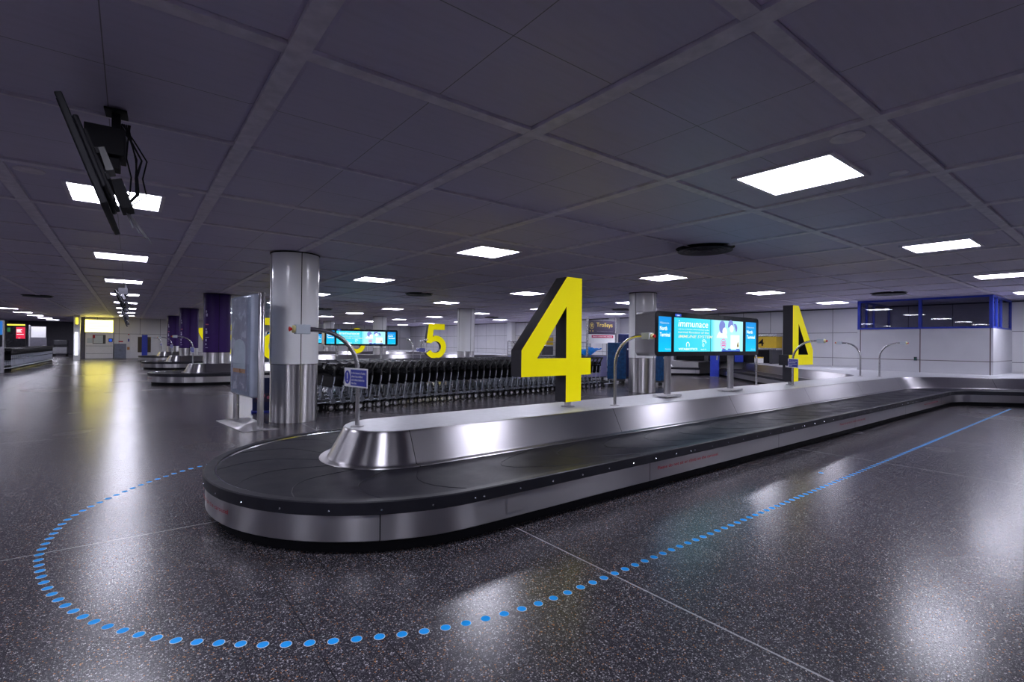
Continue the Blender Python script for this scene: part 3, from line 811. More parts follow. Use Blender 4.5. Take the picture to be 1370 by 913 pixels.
# ------------------------------------------------------------------ luggage trolleys
def make_trolley():
    """local: user stands at +x, nose towards -x"""
    t = thing('luggage_trolley', '', 'luggage trolley', (0, 0, 0), 0, None)
    m = MB()
    for s in (-1, 1):
        y = .27 * s
        m.tube([(-.045, y, .13), (-.035, y, .22), (.0, y, .45), (.04, y, .68), (.045, y, .80), (.025, y * .98, .86)], .0145, 8)
        m.tube([(-.04, y, .20), (-.40, y * .82, .19), (-.78, y * .45, .17)], .012, 6)
    m.tube([(-.78, -.12, .17), (-.83, 0, .175), (-.78, .12, .17)], .012, 6)
    m.tube([(.012, -.27, .50), (.012, .27, .50)], .009, 6); m.tube([(-.042, -.27, .155), (-.042, .27, .155)], .012, 6)
    obj('frame', m, M['trolley'], t)
    for s in (-1, 1):
        m = MB(); y = .27 * s
        m.add([(-.04, y - .004 * s, .15), (.10, y - .004 * s, .175), (-.005, y - .004 * s, .38), (-.04, y + .004 * s, .15), (.10, y + .004 * s, .175), (-.005, y + .004 * s, .38)], [(0, 1, 2), (5, 4, 3), (0, 3, 4, 1), (1, 4, 5, 2), (2, 5, 3, 0)])
        obj('gusset_plate', m, M['gusset'], t, smooth=False)
    m = MB().prism([(-.06, -.25), (-.06, .25), (-.74, .10), (-.74, -.10)], .195, .207)
    for k in range(4): m.box((-.13 - .15 * k, 0, .213), (.02, .42 - .075 * k, .012), 0)
    obj('tray', m, M['tray'], t, smooth=False)
    R = Matrix.Rotation(math.radians(9.5), 3, 'Y')
    obj('back_board', MB().box((.012, 0, .64), (.012, .50, .27), 0, 0, R), M['black'], t, bevel=.004)
    m = MB()                                                    # black top basket
    for z, x0, x1, w in ((.80, -.06, .03, .25), (.885, -.13, .03, .265)):
        m.tube([(x1, -w, z), (x0, -w, z), (x0, w, z), (x1, w, z)], .010, 6)
    for k in range(7):
        y = -.25 + .5 * k / 6; m.tube([(-.06, y, .80), (-.13, y * 1.06, .885)], .006, 5)
    for s in (-1, 1): m.tube([(-.02, .25 * s, .80), (-.05, .265 * s, .885)], .006, 5)
    m.box((-.03, 0, .80), (.09, .48, .006)); m.box((-.075, 0, .845), (.008, .50, .075), 0, 0, Matrix.Rotation(math.radians(-35), 3, 'Y'))
    for s in (-1, 1): m.box((-.02, .26 * s, .835), (.10, .006, .07))
    obj('basket', m, M['black'], t)
    m = MB()
    for s in (-1, 1):
        y = .265 * s
        m.tube([(.03, y, .84), (.075, y, .93), (.13, y, 1.0), (.165, y, 1.02)], [.022, .026, .028, .026], 8)
        m.tube([(.045, y, .735), (.042, y, .80), (.03, y, .86)], .021, 8)
    m.tube([(.165, -.285, 1.02), (.165, .285, 1.02)], .020, 10)
    m.tube([(.115, -.25, 1.005), (.115, .25, 1.005)], .012, 8)
    m.box((.125, 0, .985), (.06, .17, .035))
    obj('handle', m, M['handle'], t, smooth=True)
    def wheel(x, y, r, w):
        wm = MB().lathe([(r * .62, -w / 2), (r * .94, -w / 2), (r, -w * .3), (r, w * .3), (r * .94, w / 2), (r * .62, w / 2)], (x, y, r + .001), 18, 0, 'Y')
        wo = obj('wheel', wm, M['tyre'], t)
        obj('hub', MB().lathe([(.001, -w * .60), (r * .66, -w * .54), (r * .66, w * .54), (.001, w * .60)], (x, y, r + .001), 14, 0, 'Y'), M['chrome'], wo)
    for s in (-1, 1): wheel(-.03, .27 * s, .073, .034)
    for s in (-1, 1): wheel(-.70, .09 * s, .060, .03)
    for s in (-1, 1):
        obj('wheel_fork', MB().box((-.045, .27 * s, .155), (.08, .03, .026)), M['black'], t, bevel=.003)
        obj('caster_fork', MB().box((-.70, .09 * s, .148), (.07, .04, .05)), M['black'], t, bevel=.003)
    return t
tro0 = make_trolley()
ang = math.radians(6.2); dv = Vector((math.cos(ang), math.sin(ang), 0)); pv = Vector((-math.sin(ang), math.cos(ang), 0))
started = False
for row in range(3):
    n = (44, 42, 41)[row]
    for k in range(n):
        p = Vector((3.42, 10.98, 0)) + dv * (.222 * k + .06 * row) + pv * (.72 * row)
        lab = 'nested luggage trolley, %s from the white column in the %s of the long block' % (nth(k), ('front row', 'middle row', 'rear row')[row])
        c = tro0 if not started else dup(tro0, p, lab)
        if not started: c.location = p; c['label'] = lab
        c.rotation_euler = (0, 0, ang); c['group'] = 'nested trolleys in the long central block'; started = True
for k in range(46):
    dup(tro0, (-4.35 + .008 * k, 30.7 + .235 * k, 0), 'nested luggage trolley, %s from the blue kiosk in the row by the left side' % nth(k), 'nested trolleys in the left row').rotation_euler = (0, 0, -PI / 2 + PI)
# low platform dolly at the row's end
for q, (x, y, lab) in enumerate(((13.35, 11.95, 'low black flat dolly with steel rails at the right end of the trolley block'),)):
    t = thing('platform_dolly', lab, 'dolly', (x, y, 0), ang)
    obj('deck', MB().box((0, 0, .16), (.75, .5, .03)).box((-.1, .1, .19), (.4, .2, .03)), M['black'], t, bevel=.005)
    obj('rail', MB().tube([(.45, -.24, .12), (-.3, -.26, .12)], .014, 8).tube([(.45, -.24, .25), (0, -.26, .26), (0, -.26, .14)], .014, 8).tube([(.45, -.24, .12), (.45, -.24, .25)], .014, 8), M['trolley'], t)
    for sx in (-.3, .3):
        for sy in (-.18, .18):
            obj('caster', MB().lathe([(.02, -.018), (.055, -.018), (.06, 0), (.055, .018), (.02, .018)], (sx, sy, .061), 14, 0, 'Y').box((sx, sy, .128), (.07, .05, .04)), M['tyre'], t)

# ------------------------------------------------------------------ trolleys sign, roll cages
t = thing('trolleys_sign', 'dark purple Trolleys sign between two steel posts', 'sign', (14.63, 13.20, 0))
for x in (-.80, .80): obj('post', MB().lathe([(.045, .008), (.045, 2.52)], (x, 0, 0), 16).lathe([(.001, 0), (.12, 0), (.12, .008), (.001, .008)], (x, 0, 0), 20), M['steel'], t)
o = obj('sign_panel', MB().bb(-.755, .755, -.02, .02, 1.875, 2.42), M['aubergine'], t, bevel=.004); X = (1, 0, 0); U = (0, 0, 1)
m = MB(); text(m, 'Trolleys', (-.32, -.022, 2.17), X, U, .93, .17, 0, .005)
ring_c = arc(-.58, 2.20, .12, 0, 360, 24)
A, B = arc(-.58, 2.20, .105, 0, 360, 24), arc(-.58, 2.20, .12, 0, 360, 24)
m.add([(x, -.022, z) for x, z in A + B], [(i, i + 1, 26 + i, 25 + i) for i in range(24)])
for pts in ([(-.64, 2.25), (-.62, 2.25), (-.57, 2.13), (-.59, 2.13)], [(-.60, 2.15), (-.51, 2.15), (-.51, 2.17), (-.60, 2.17)], [(-.60, 2.19), (-.55, 2.19), (-.53, 2.25), (-.60, 2.27)],
            [(-.70, 2.02), (-.64, 2.02), (-.67, 1.95)], [(-.55, 2.02), (-.49, 2.02), (-.52, 1.95)]):
    m.add([(x, -.022, z) for x, z in pts], [tuple(range(len(pts)))])
obj('lettering', m, M['gold'], o, fix=False, smooth=False)
m = MB(); text(m, 'Free of charge for your use in this hall', (-.30, -.022, 1.985), X, U, .95, .03)
obj('fine_lettering', m, M['grey'], o, fix=False, smooth=False)
o = obj('notice_panel', MB().bb(-.755, .755, -.018, .018, 1.52, 1.868), M['white'], t, bevel=.003)
s = obj('red_strip', MB().bb(-.58, .66, -.022, -.018, 1.74, 1.845), M['crimson'], o, smooth=False)
m = MB(); text(m, 'Please do not leave luggage unattended', (-.52, -.0235, 1.775), X, U, 1.1, .04, 0, .02); obj('lettering', m, M['white'], o, fix=False, smooth=False)

def cage(label, loc, w, d, board_h, top):
    t = thing('roll_cage', label, 'roll cage', loc)
    obj('side_board', MB().bb(-w / 2, w / 2, -.02, .0, .17, board_h).bb(-w / 2, -w / 2 + .02, 0, d, .17, board_h).bb(w / 2 - .02, w / 2, 0, d, .17, board_h).bb(-w / 2, w / 2, d - .02, d, .17, board_h), M['lavender'], t, bevel=.004)
    m = MB()
    for x in (-w / 2, w / 2):
        for y in (0, d): m.tube([(x, y, .15), (x, y, top)], .018, 8)
    for z in (board_h + .03, top):
        m.tube([(-w / 2, -.01, z), (w / 2, -.01, z), (w / 2, d, z), (-w / 2, d, z), (-w / 2, -.01, z)], .018, 8)
    obj('rail', m, M['grey'], t)
    m = MB()
    for k in range(int(w / .07)):
        x = -w / 2 + .07 * (k + .5); m.tube([(x, d, board_h), (x, d, top)], .005, 5)
    for k in range(5): z = board_h + (top - board_h) * (k + .5) / 5; m.tube([(-w / 2, d, z), (w / 2, d, z)], .005, 5)
    obj('wire_mesh', m, M['dgrey'], t)
    obj('base', MB().bb(-w / 2, w / 2, 0, d, .13, .17), M['dgrey'], t, bevel=.004)
    for x in (-w / 2 + .12, w / 2 - .12):
        for y in (.1, d - .1): obj('caster', MB().lathe([(.02, -.02), (.055, -.02), (.062, 0), (.055, .02), (.02, .02)], (x, y, .0625), 14, 0, 'Y').box((x, y, .115), (.06, .05, .04)), M['tyre'], t)
    return t
cg = cage('long roll cage with lavender side board holding a bright blue sheet', (14.55, 13.75, 0), 2.0, .9, 1.0, 1.56)
cage('roll cage with lavender board seen through the opening of the near big 4', (12.35, 14.25, 0), 1.7, .9, 1.0, 1.56)
# crumpled sheet sagging in the cage
m = MB(); nx, ny = 20, 8
vs = []
for j in range(ny + 1):
    for i in range(nx + 1):
        u, v_ = i / nx, j / ny
        zz = 1.06 + .30 * (abs(u - .45) * 1.6) ** 1.6 + .05 * math.sin(9 * u + 3 * v_) + .03 * math.sin(17 * u * v_ + 2) + .12 * (v_ - .3)
        vs.append((13.65 + 1.7 * u, 13.82 + .72 * v_, min(1.50, zz)))
m.add(vs, [(j * (nx + 1) + i, j * (nx + 1) + i + 1, (j + 1) * (nx + 1) + i + 1, (j + 1) * (nx + 1) + i) for j in range(ny) for i in range(nx)])
vs2 = [(x, y, z - .06) for x, y, z in vs]
o = obj('plastic_sheet', m, M['sheet']); tag(o, 'crumpled bright blue plastic sheet sagging inside the lavender roll cage', 'sheet')
sm = o.modifiers.new('thickness', 'SOLIDIFY'); sm.thickness = .03
def tarp_bin(label, loc, w, d, h, mat, rz=0):
    t = thing('storage_trolley', label, 'storage trolley', loc, rz)
    m = MB(); P = []
    body = MB().bb(-w / 2, w / 2, -d / 2, d / 2, .2, h)
    o = obj('cover', body, mat, t, bevel=.03, seg=3)
    m = MB()
    for k in range(5):
        x = -w / 2 + w * (k + .5) / 5; m.tube([(x, -d / 2 - .004, .26), (x + .02, -d / 2 - .008, h * .55), (x - .01, -d / 2 - .004, h - .06)], .012, 6)
    obj('fold', m, mat, o)
    obj('strap_buckle', MB().lathe([(.001, 0), (.035, 0), (.03, .01), (.001, .012)], (.05, -d / 2 - .014, h * .68), 14, 0, 'Y'), M['white'], t)
    obj('base', MB().bb(-w / 2 + .02, w / 2 - .02, -d / 2 + .02, d / 2 - .02, .13, .2), M['dgrey'], t)
    for sx in (-1, 1):
        for sy in (-1, 1): obj('caster', MB().lathe([(.02, -.02), (.055, -.02), (.062, 0), (.055, .02), (.02, .02)], (sx * (w / 2 - .1), sy * (d / 2 - .1), .0625), 14, 0, 'Y').box((sx * (w / 2 - .1), sy * (d / 2 - .1), .115), (.06, .05, .04)), M['tyre'], t)
    return t
tarp_bin('tall blue covered storage trolley left of the white column behind the display', (14.62, 12.42, 0), .68, .62, 1.56, M['teal'], math.radians(-50))
tarp_bin('taller navy storage trolley behind the blue covered one', (15.95, 13.05, 0), .66, .6, 1.92, M['navy'], math.radians(-50))
tarp_bin('blue covered storage trolley right of the white column, below the display', (15.15, 11.05, 0), .30, .6, 1.5, M['teal'])

# ------------------------------------------------------------------ glass totem and low poster stand
t = thing('information_totem', 'upright glass information totem between steel posts beside the white column', 'information totem', (1.69, 9.78, 0), math.radians(7))
obj('base_plate', MB().bb(-.30, .26, -.74, .86, 0, .012), M['clad'], t, bevel=.006)
for y in (-.60, .72): obj('post', MB().lathe([(.052, .012), (.052, 2.30), (.045, 2.31)], (0, y, 0), 20), M['steel'], t)
h = obj('light_box', MB().bb(-.13, .07, -.535, .65, .52, 2.29), M['panelgrey'], t, bevel=.05, seg=4)
o = obj('poster', MB().bb(-.136, -.13, -.30, .52, .62, 2.24), M['mauve'], t, smooth=False); o['label'] = 'dark mauve poster behind the glass'
m = MB(); P = [(.42, .95), (-.22, .95)] + [( .10 + .32 * math.cos(PI * (1 - k / 14)) , 1.33 + .17 * math.sin(PI * k / 14)) for k in range(15)][::-1]
P = [(.44, .98), (-.24, .98)] + [(.10 - .34 * math.cos(PI * k / 14), 1.36 + .16 * math.sin(PI * k / 14)) for k in range(15)]
m.add([(-.138, y, z) for y, z in P], [tuple(range(len(P)))]); obj('poster_arch', m, M['pale'], o, fix=False, smooth=False)
obj('poster_band', MB().bb(-.1395, -.1375, -.24, .44, .93, 1.0), M['orange'], o, smooth=False)
obj('glass_front', MB().bb(-.152, -.144, -.50, .56, .56, 2.26), M['clear'], t, smooth=False)
t = thing('poster_stand', 'low dark blue poster stand on the floor behind the white column', 'poster stand', (2.33, 11.35, 0), math.radians(-10))
obj('board', MB().bb(-.30, .30, -.025, .025, .04, .72), M['navy'], t, bevel=.006)
obj('foot', MB().bb(-.32, .32, -.16, .16, 0, .04), M['blue'], t, bevel=.006)
m = MB().bb(-.27, .27, -.030, -.026, .22, .40)
o = obj('print_field', m, M['aubergine'], t, smooth=False)
m = MB()
for k in range(5): m.lathe([(.001, 0), (.035, 0), (.035, .003), (.001, .003)], (-.2 + .1 * k, -.034, .31 + .04 * (k % 2)), 12, 0, 'Y')
obj('print_mark', m, M['pink'], t)

# ------------------------------------------------------------------ ceiling hung screens
def make_tv(label, loc):
    t = thing('ceiling_screen', label, 'hanging screen', loc, math.radians(-2.5), 'ceiling hung screens')
    tilt = math.radians(-19.5)
    R = Matrix.Rotation(tilt, 3, 'Y')
    c = Vector((-.10, 0, -.56))
    def bxx(mb, off, d): mb.box(c + R @ Vector(off), d, 0, 0, R); return mb
    p = obj('panel', bxx(MB(), (0, 0, 0), (.035, 1.05, .62)), M['black'], t, bevel=.006)
    bxx2 = bxx(MB(), (.032, 0, .02), (.03, .8, .42)); obj('rear_cover', bxx2, M['black'], t, bevel=.01)
    m = bxx(MB(), (.055, -.17, 0), (.02, .04, .44)); bxx(m, (.055, .17, 0), (.02, .04, .44)); bxx(m, (.07, 0, .08), (.02, .42, .04)); bxx(m, (.07, 0, -.08), (.02, .42, .04))
    m.bb(-.03, .02, .34, .40, -.16, -.015); m.bb(-.07, .06, .28, .46, -.014, .0); m.bb(-.17, .05, .24, .50, -.34, -.15); m.bb(-.09, .02, .30, .44, -.42, -.34)
    obj('bracket', m, M['black'], t, bevel=.003)
    obj('media_box', bxx(MB(), (.11, .22, -.12), (.07, .22, .20)), M['black'], t, bevel=.004)
    obj('power_box', bxx(MB(), (.10, .20, .12), (.05, .16, .16)), M['dgrey'], t, bevel=.004)
    obj('box_label', bxx(MB(), (.1475, .22, -.05), (.004, .06, .03)), M['white'], t, smooth=False)
    m = MB()
    random.seed(11)
    for k in range(7):
        y = -.1 + .06 * k; q = random.uniform(.02, .12)
        m.tube([(.0 + .012 * k, .40, -.06), (.04 + q * .5, .44, -.16), (.07 + q * 1.1 - .01 * k, .42, -.30), (.05 + q * .9, .36, -.45), (.03 + q * 1.3, .32, -.58), (.02 + q * .4, .28, -.70)], .005, 6)
    obj('cable', m, M['black'], t)
    m = MB()
    for k in range(4):
        a = .10 + .06 * k
        pts = [(.04 + a * math.sin(PI * f) * .6, .34 + .04 * k - .1 * f, -.66 - .17 * math.sin(PI * f) * (1 + .15 * k)) for f in [j / 10 for j in range(11)]]
        m.tube(pts, .003, 5)
    o = obj('loose_wire', m, M['grey'], t); o['label'] = 'pale loose wires dangling under the screen'
    bxx3 = MB(); bxx(bxx3, (-.019, 0, 0), (.003, 1.0, .565)); o = obj('screen_face', bxx3, M['black'], t, smooth=False)
    return t
tv0 = make_tv('unlit black screen hung from the ceiling, nearest, with dangling wires', (-.10, 4.2, CEIL - .012))
for y, lab in ((18.0, 'unlit black screen hung from the ceiling, second one down the aisle'), (28.6, 'unlit black screen hung from the ceiling, third one down the aisle'), (39.0, 'unlit black screen hung from the ceiling, farthest down the aisle')):
    c = dup(tv0, (-.10, y, CEIL - .012), lab)
    for ch in list(c.children):
        if ch.name.startswith(('loose_wire', 'cable')): bpy.data.objects.remove(ch)

# ------------------------------------------------------------------ belt hatches on the right wall
def hatch(y, num, label, hw, num_off, depth):
    t = thing('belt_hatch', label, 'belt hatch', (XR, y, 0), 0, 'belt hatches in the right wall')
    for sg in (-1, 1):
        a_, b_ = sorted((sg * hw, sg * (hw + .12)))
        obj('surround', MB().bb(-depth, -.004, a_, b_, .676, 1.30), M['dgrey'], t, bevel=.006)
    obj('canopy', MB().bb(-depth, -.004, -hw, hw, 1.22, 1.30), M['black'], t, smooth=False)
    obj('dark_opening', MB().bb(-.06, -.004, -hw, hw, .676, 1.22), M['black'], t, smooth=False)
    m = MB(); n = int(2 * hw / .15)
    for k in range(n): m.bb(-depth + .1 - .012 * (k % 2), -depth + .108 - .012 * (k % 2), -hw + 2 * hw * k / n, -hw + 2 * hw * (k + .97) / n, .70, 1.22)
    obj('strip_curtain', m, M['black'], t, smooth=False)
    if depth > .9 and y < 15: obj('blue_flap', MB().bb(-depth - .02, -depth - .008, -.30, .12, .70, 1.05), M['frame_blue'], t, smooth=False)
    b = obj('header_sign', MB().bb(-.60, -.004, -hw - .12, hw + .12, 1.40, 1.92), M['sign_yellow'], t, bevel=.006)
    m = MB(); text(m, num, (-.6035, num_off + .13, 1.50), (0, -1, 0), (0, 0, 1), .26, .32, 0, .015); obj('lettering', m, M['black'], b, fix=False, smooth=False)
    for z0, z1, nm in ((1.30, 1.40, 'lower_trim'), (1.92, 2.06, 'upper_trim')):
        obj(nm, MB().bb(-.63, -.004, -hw - .14, hw + .14, z0, z1), M['chrome'], t, bevel=.02)
    return t
hatch(12.15, '4', 'black belt hatch under a yellow header numbered 4', 1.5, -.93, 1.0)
hatch(12.15 + 15.7, '5', 'black belt hatch under a yellow header numbered 5, left of the big 5', 1.5, -.93, 1.0)
hatch(14.95, '5', 'black belt hatch under a yellow header numbered 5, behind the display unit', .85, 0, .6)
for y, zc, w, lab in ((9.6, 1.0, .55, 'pale notice card with yellow top beside the numbered 4 hatch'),):
    t = thing('notice_card', lab, 'notice', (22.45, 10.85, .6735))
# notice cards on a clip stand by the belt end
    obj('card', MB().bb(-.006, 0, -.20, .20, .04, .32), M['white'], t, bevel=.002, smooth=False)
    obj('card_top', MB().bb(-.009, -.006, -.20, .20, .26, .32), M['sign_yellow'], t, smooth=False)
    obj('stem', MB().tube([(.012, 0, 0), (.012, 0, .30)], .012, 8).bb(-.06, .08, -.12, .12, 0, .012), M['steel'], t)
t = thing('blue_panel', 'upright bright blue panel standing on a plate by the belt end', 'panel', (21.9, 12.66, 0))
obj('panel', MB().bb(-.03, .03, -.22, .22, .012, 1.20), M['frame_blue'], t, bevel=.005)
obj('push_plate', MB().bb(-.036, -.03, -.18, -.10, .8, 1.0).bb(-.10, .10, -.25, .25, 0, .012), M['chrome'], t, smooth=False)
t = thing('grab_button', 'small dark green wall button beside the booth joint', 'button', (bx, 4.83, 1.12))
obj('back_box', MB().bb(-.03, 0, -.04, .04, -.06, .06), M['dgrey'], t, bevel=.004)
obj('push_button', MB().lathe([(.001, -.055), (.03, -.05), (.03, -.03), (.001, -.03)], n=14, axis='X'), plain('button_green', (.0, .09, .07), .3), t)

# ------------------------------------------------------------------ back wall
yb = YB
t = thing('lightbox_sign', 'glowing yellow lightbox sign high on the back wall', 'lightbox sign', (-1.79, yb, 1.97))
obj('case', MB().bb(-.84, .84, -.14, -.003, .0, .98), M['dgrey'], t, bevel=.01)
o = obj('lit_face', MB().bb(-.81, .81, -.146, -.14, .03, .95), M['lightbox'], t, smooth=False)
m = MB()
for z, w in ((.70, .9), (.50, 1.2), (.30, .8)): m.bb(-.6, -.6 + w, -.1475, -.146, z - .03, z + .03)
obj('faint_print', m, glow('lightbox_print', (1, .80, .13), 6), o, smooth=False)
t = thing('counter_unit', 'white counter unit with shelf ledges under the yellow lightbox', 'counter', (-1.77, yb, 0))
obj('body', MB().bb(-.82, .82, -.06, -.003, .02, 1.93), M['white'], t, bevel=.006)
obj('ledge', MB().bb(-.78, .78, -.12, -.06, .94, .97).bb(-.78, .78, -.10, -.06, .36, .39), M['grey'], t, smooth=False)
obj('side_post', MB().bb(-.86, -.82, -.10, -.003, .0, 1.95).bb(.82, .86, -.10, -.003, .0, 1.95), M['dgrey'], t, smooth=False)
t = thing('pinboard', 'framed notice board with red corner under the yellow lightbox', 'notice board', (-1.79, yb - .06, 1.12))
obj('frame', MB().bb(-.38, .38, -.04, -.002, 0, .68), M['dgrey'], t, bevel=.005)
obj('paper', MB().bb(-.34, .22, -.046, -.04, .04, .64), M['pale'], t, smooth=False); obj('red_card', MB().bb(-.37, -.24, -.052, -.046, .42, .66), M['red'], t, smooth=False)
t = thing('wall_screen', 'small wall screen showing blue beside the notice board', 'screen', (-1.12, yb - .06, 1.25))
obj('bezel', MB().bb(-.12, .12, -.05, -.002, 0, .28), M['gloss_black'], t, bevel=.004); obj('screen', MB().bb(-.09, .09, -.054, -.05, .04, .25), M['s_navy'], t, smooth=False)
t = thing('wall_notice', 'pale paper notice left of the framed notice board', 'notice', (-2.34, yb - .06, 1.18))
obj('paper', MB().bb(-.15, .15, -.006, -.002, 0, .36), M['pale'], t, smooth=False)
t = thing('storage_cabinet', 'blue grey metal cabinet standing by the back wall', 'cabinet', (-.52, yb - .30, 0))
obj('body', MB().bb(-.36, .36, -.25, .25, .02, 1.13), M['greycab'], t, bevel=.006)
for sx in (-1, 1):
    dd = obj('door', MB().bb(min(sx * .005, sx * .35), max(sx * .005, sx * .35), -.262, -.25, .05, 1.10), M['greycab'], t, bevel=.003)
    obj('handle', MB().bb(sx * .04 - .012, sx * .04 + .012, -.29, -.262, .58, .72), M['dgrey'], dd)
for q, (x, z, w, h, mat_, lab) in enumerate(((-.5, 1.25, .28, .10, 'red', 'red lettered notice above the blue grey cabinet'), (-.02, 1.30, .09, .22, 'blue', 'small blue notice left of the double door'), (-.03, .66, .16, .22, 'orange', 'brown square call box left of the double door'), (-.02, 1.82, .08, .08, 'red', 'small red alarm sign high left of the double door'))):
    o = obj('wall_notice', MB().bb(-w / 2, w / 2, -.012, -.003, 0, h), M[mat_], None, loc=(x, yb, z), bevel=.003); tag(o, lab, 'notice')
m = MB().bb(.10, .14, yb - .05, yb - .001, 0, 1.86); m.bb(1.80, 1.84, yb - .05, yb - .001, 0, 1.86); m.bb(.14, 1.80, yb - .05, yb - .001, 1.82, 1.86)
dr = struct('door_1', m, M['white'], smooth=False)
for a, b in ((.145, .965), (.975, 1.795)):
    lf = struct('door_leaf', MB().bb(a, b, yb - .035, yb - .003, .02, 1.815), M['white'], dr, smooth=False)
    c_ = .55 if a < .5 else .99
    struct('door_pane', MB().bb(c_, c_ + .40, yb - .040, yb - .035, .46, 1.68), M['brown'], lf, smooth=False)
t = thing('pull_up_banner', 'tall blue banner standing in front of the double door', 'banner', (.98, yb - .5, 0))
obj('sheet', MB().bb(-.18, .18, -.006, .006, .06, 1.85), M['frame_blue'], t, smooth=False); obj('foot', MB().bb(-.20, .20, -.09, .09, 0, .06), M['dgrey'], t, bevel=.006)
obj('top_bar', MB().bb(-.185, .185, -.012, .012, 1.85, 1.875), M['chrome'], t)

# ------------------------------------------------------------------ left side
t = thing('kiosk_screen', 'tall kiosk with a glowing blue panel at the left edge', 'kiosk', (-4.42, 29.9, 0))
obj('cabinet', MB().bb(-.22, .22, -.07, .07, 0, 2.24), M['grey'], t, bevel=.01)
obj('blue_panel', MB().bb(-.19, .17, -.076, -.07, 1.63, 2.2), M['s_deep'], t, smooth=False); obj('dark_panel', MB().bb(-.19, .17, -.076, -.07, 1.12, 1.62), M['gloss_black'], t, smooth=False)
t = thing('advert_board', 'large black board with a red advert behind the left trolley row', 'advertising board', (-5.30, 41.3, 0))
o = obj('board', MB().bb(-.42, .42, -.06, .06, .05, 2.38), M['gloss_black'], t, bevel=.01)
obj('foot', MB().bb(-.42, .42, -.2, .2, 0, .05), M['dgrey'], t)
r_ = obj('red_screen', MB().bb(.0, .385, -.068, -.06, 1.46, 2.14), M['s_red'], t, smooth=False)
m = MB()
for a, b, z, h_ in ((.02, .26, 1.97, .045), (.02, .20, 1.90, .045), (.02, .24, 1.83, .045), (.02, .33, 1.70, .03), (.10, .18, 1.49, .02)): m.bb(a, b, -.071, -.068, z, z + h_)
obj('lettering', m, M['s_white'], r_, smooth=False)
obj('yellow_header', MB().bb(-.38, .38, -.066, -.06, 2.24, 2.31), M['yellowstrip'], t, smooth=False)
obj('green_screen', MB().bb(-.37, -.24, -.066, -.06, 1.86, 2.10), M['s_green'], t, smooth=False)
t = thing('partition_panel', 'pale translucent partition above dark screens right of the red advert', 'partition', (-5.35, 50.5, 0))
obj('upper_panel', MB().bb(-.35, .45, -.04, .04, 1.55, 2.35), M['white'], t, bevel=.006); obj('lower_panel', MB().bb(-.40, .50, -.04, .04, .02, 1.55), M['darkwall'], t, bevel=.006); obj('side_post', MB().bb(-.48, -.40, -.05, .05, 0, 2.45), M['grey'], t)
t = thing('baggage_tug', 'pale equipment cart parked in the dark corridor', 'cart', (-4.55, 56.5, 0))
obj('body', MB().bb(-.45, .45, -.6, .6, .2, .75), M['grey'], t, bevel=.05); obj('cab', MB().bb(-.42, .42, -.3, .5, .95, 1.35), M['dgrey'], t, bevel=.03)
obj('cab_post', MB().bb(-.42, -.36, -.3, -.24, .75, .95).bb(.36, .42, -.3, -.24, .75, .95).bb(-.42, -.36, .44, .5, .75, .95).bb(.36, .42, .44, .5, .75, .95), M['dgrey'], t)
for sx in (-.4, .4):
    for sy in (-.4, .4): obj('wheel', MB().lathe([(.05, -.05), (.15, -.05), (.16, 0), (.15, .05), (.05, .05)], (sx, sy, .161), 16, 0, 'X'), M['tyre'], t)

# ------------------------------------------------------------------ blue dots on the floor
def dot_mesh():
    m = MB(); n = 18
    for r, z, mi in ((.0285, .0012, 1), (.0255, .0018, 0)):
        m.add([(r * math.cos(2 * PI * k / n), r * math.sin(2 * PI * k / n), z) for k in range(n)] + [(r * math.cos(2 * PI * k / n), r * math.sin(2 * PI * k / n), 0.0003) for k in range(n)],
              [tuple(range(n))] + [(k, n + k, n + (k + 1) % n, (k + 1) % n) for k in range(n)], mi)
    return m
dot0 = None
def put_dot(x, y, label, group):
    global dot0
    if dot0 is None:
        dot0 = obj('floor_dot', dot_mesh(), [M['dot'], M['dotrim']], None, fix=False, smooth=False, loc=(x, y, 0)); tag(dot0, label, 'floor sticker', group)
    else:
        c = dup(dot0, (x, y, 0), label, group)
ctrl = [(1.30, 7.15), (.694, 6.906), (.25, 6.52), (-.087, 6.07), (-.364, 5.554), (-.449, 5.09), (-.476, 4.742), (-.45, 4.462), (-.4, 4.17), (-.322, 3.883), (-.173, 3.505), (-.008, 3.232), (.17, 3.004), (.389, 2.804), (.618, 2.62), (.962, 2.429), (1.326, 2.271), (1.824, 2.166), (2.3, 2.15)]
def catmull(P, n=14):
    out = []
    for i in range(len(P) - 1):
        p0, p1, p2, p3 = P[max(i - 1, 0)], P[i], P[i + 1], P[min(i + 2, len(P) - 1)]
        for k in range(n):
            t_ = k / n
            out.append(tuple(.5 * (2 * b + (c - a) * t_ + (2 * a - 5 * b + 4 * c - d) * t_ ** 2 + (3 * b - a - 3 * c + d) * t_ ** 3) for a, b, c, d in zip(p0, p1, p2, p3)))
    return out + [P[-1]]
C_ = catmull(ctrl); acc = 0; nxt = 0
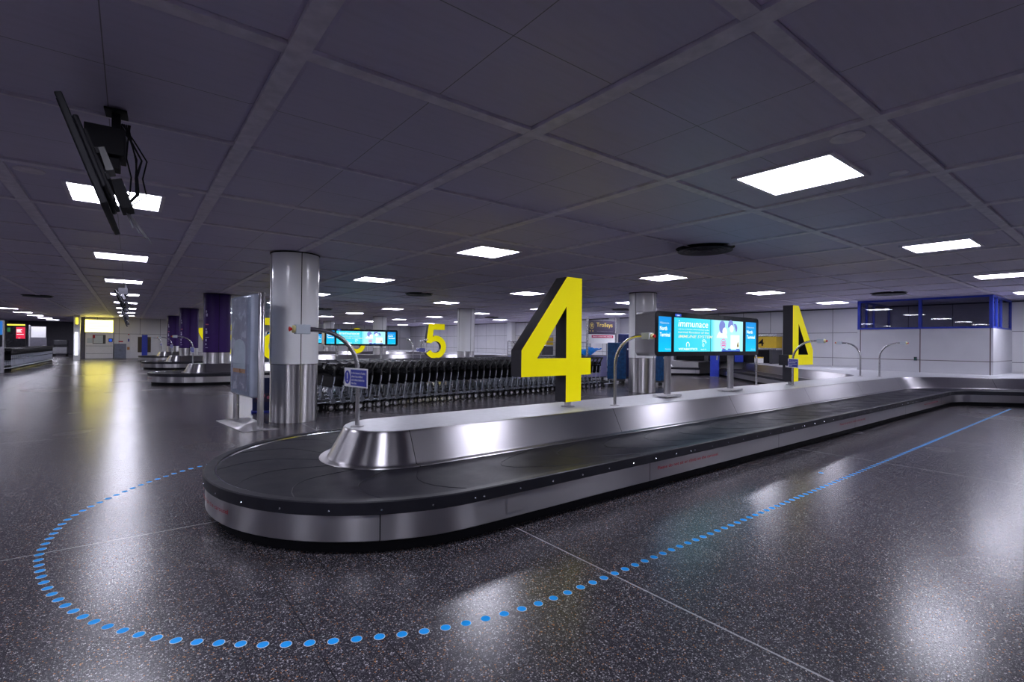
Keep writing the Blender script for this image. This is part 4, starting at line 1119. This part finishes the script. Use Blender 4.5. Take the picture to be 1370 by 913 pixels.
for a, b in zip(C_, C_[1:]):
    seg = math.dist(a, b)
    while nxt <= acc + seg:
        f = (nxt - acc) / seg
        put_dot(a[0] + (b[0] - a[0]) * f, a[1] + (b[1] - a[1]) * f, 'small round blue floor sticker in the dotted curve around the carousel nose', 'blue dots curving round the carousel nose')
        nxt += .112
    acc += seg
x = 2.3 + .104 - (acc - (nxt - .112)) 
while x < 17.2:
    put_dot(x, 2.148, 'small round blue floor sticker in the straight dotted line beside the carousel', 'blue dots in the straight line'); x += .104
put_dot(6.50, 2.40, 'single blue floor sticker lying off the dotted line, nearer the carousel', None)

# ------------------------------------------------------------------ camera and view
th, pit, rol = math.radians(37.70), math.radians(.239), math.radians(-.599)
fwd = Vector((math.sin(th), math.cos(th), 0)); rgt = Vector((math.cos(th), -math.sin(th), 0)); up = Vector((0, 0, 1))
f2 = fwd * math.cos(pit) + up * math.sin(pit); u2 = -fwd * math.sin(pit) + up * math.cos(pit)
r3 = rgt * math.cos(rol) - u2 * math.sin(rol); u3 = rgt * math.sin(rol) + u2 * math.cos(rol)
cam = bpy.data.cameras.new('camera'); co = bpy.data.objects.new('camera', cam); COL.objects.link(co)
cam.sensor_width = 36; cam.lens = 663.0 / 1370 * 36; cam.clip_start = .05; cam.clip_end = 200
co.matrix_world = Matrix(((r3.x, u3.x, -f2.x, 0), (r3.y, u3.y, -f2.y, 0), (r3.z, u3.z, -f2.z, 1.5), (0, 0, 0, 1)))
scn.camera = co
w = bpy.data.worlds.new('world'); scn.world = w; w.use_nodes = True
w.node_tree.nodes['Background'].inputs[0].default_value = (.02, .02, .03, 1); w.node_tree.nodes['Background'].inputs[1].default_value = .3
vs_ = scn.view_settings
scn.display_settings.display_device = 'sRGB'
vs_.view_transform = 'Standard'; vs_.look = 'None'; vs_.gamma = 1; vs_.exposure = 0; vs_.use_curve_mapping = False
scn.cycles.use_denoising = True
scn.cycles.max_bounces = 8; scn.cycles.diffuse_bounces = 4; scn.cycles.glossy_bounces = 5; scn.cycles.transmission_bounces = 6
scn.cycles.sample_clamp_indirect = 6; scn.cycles.caustics_reflective = False; scn.cycles.caustics_refractive = False
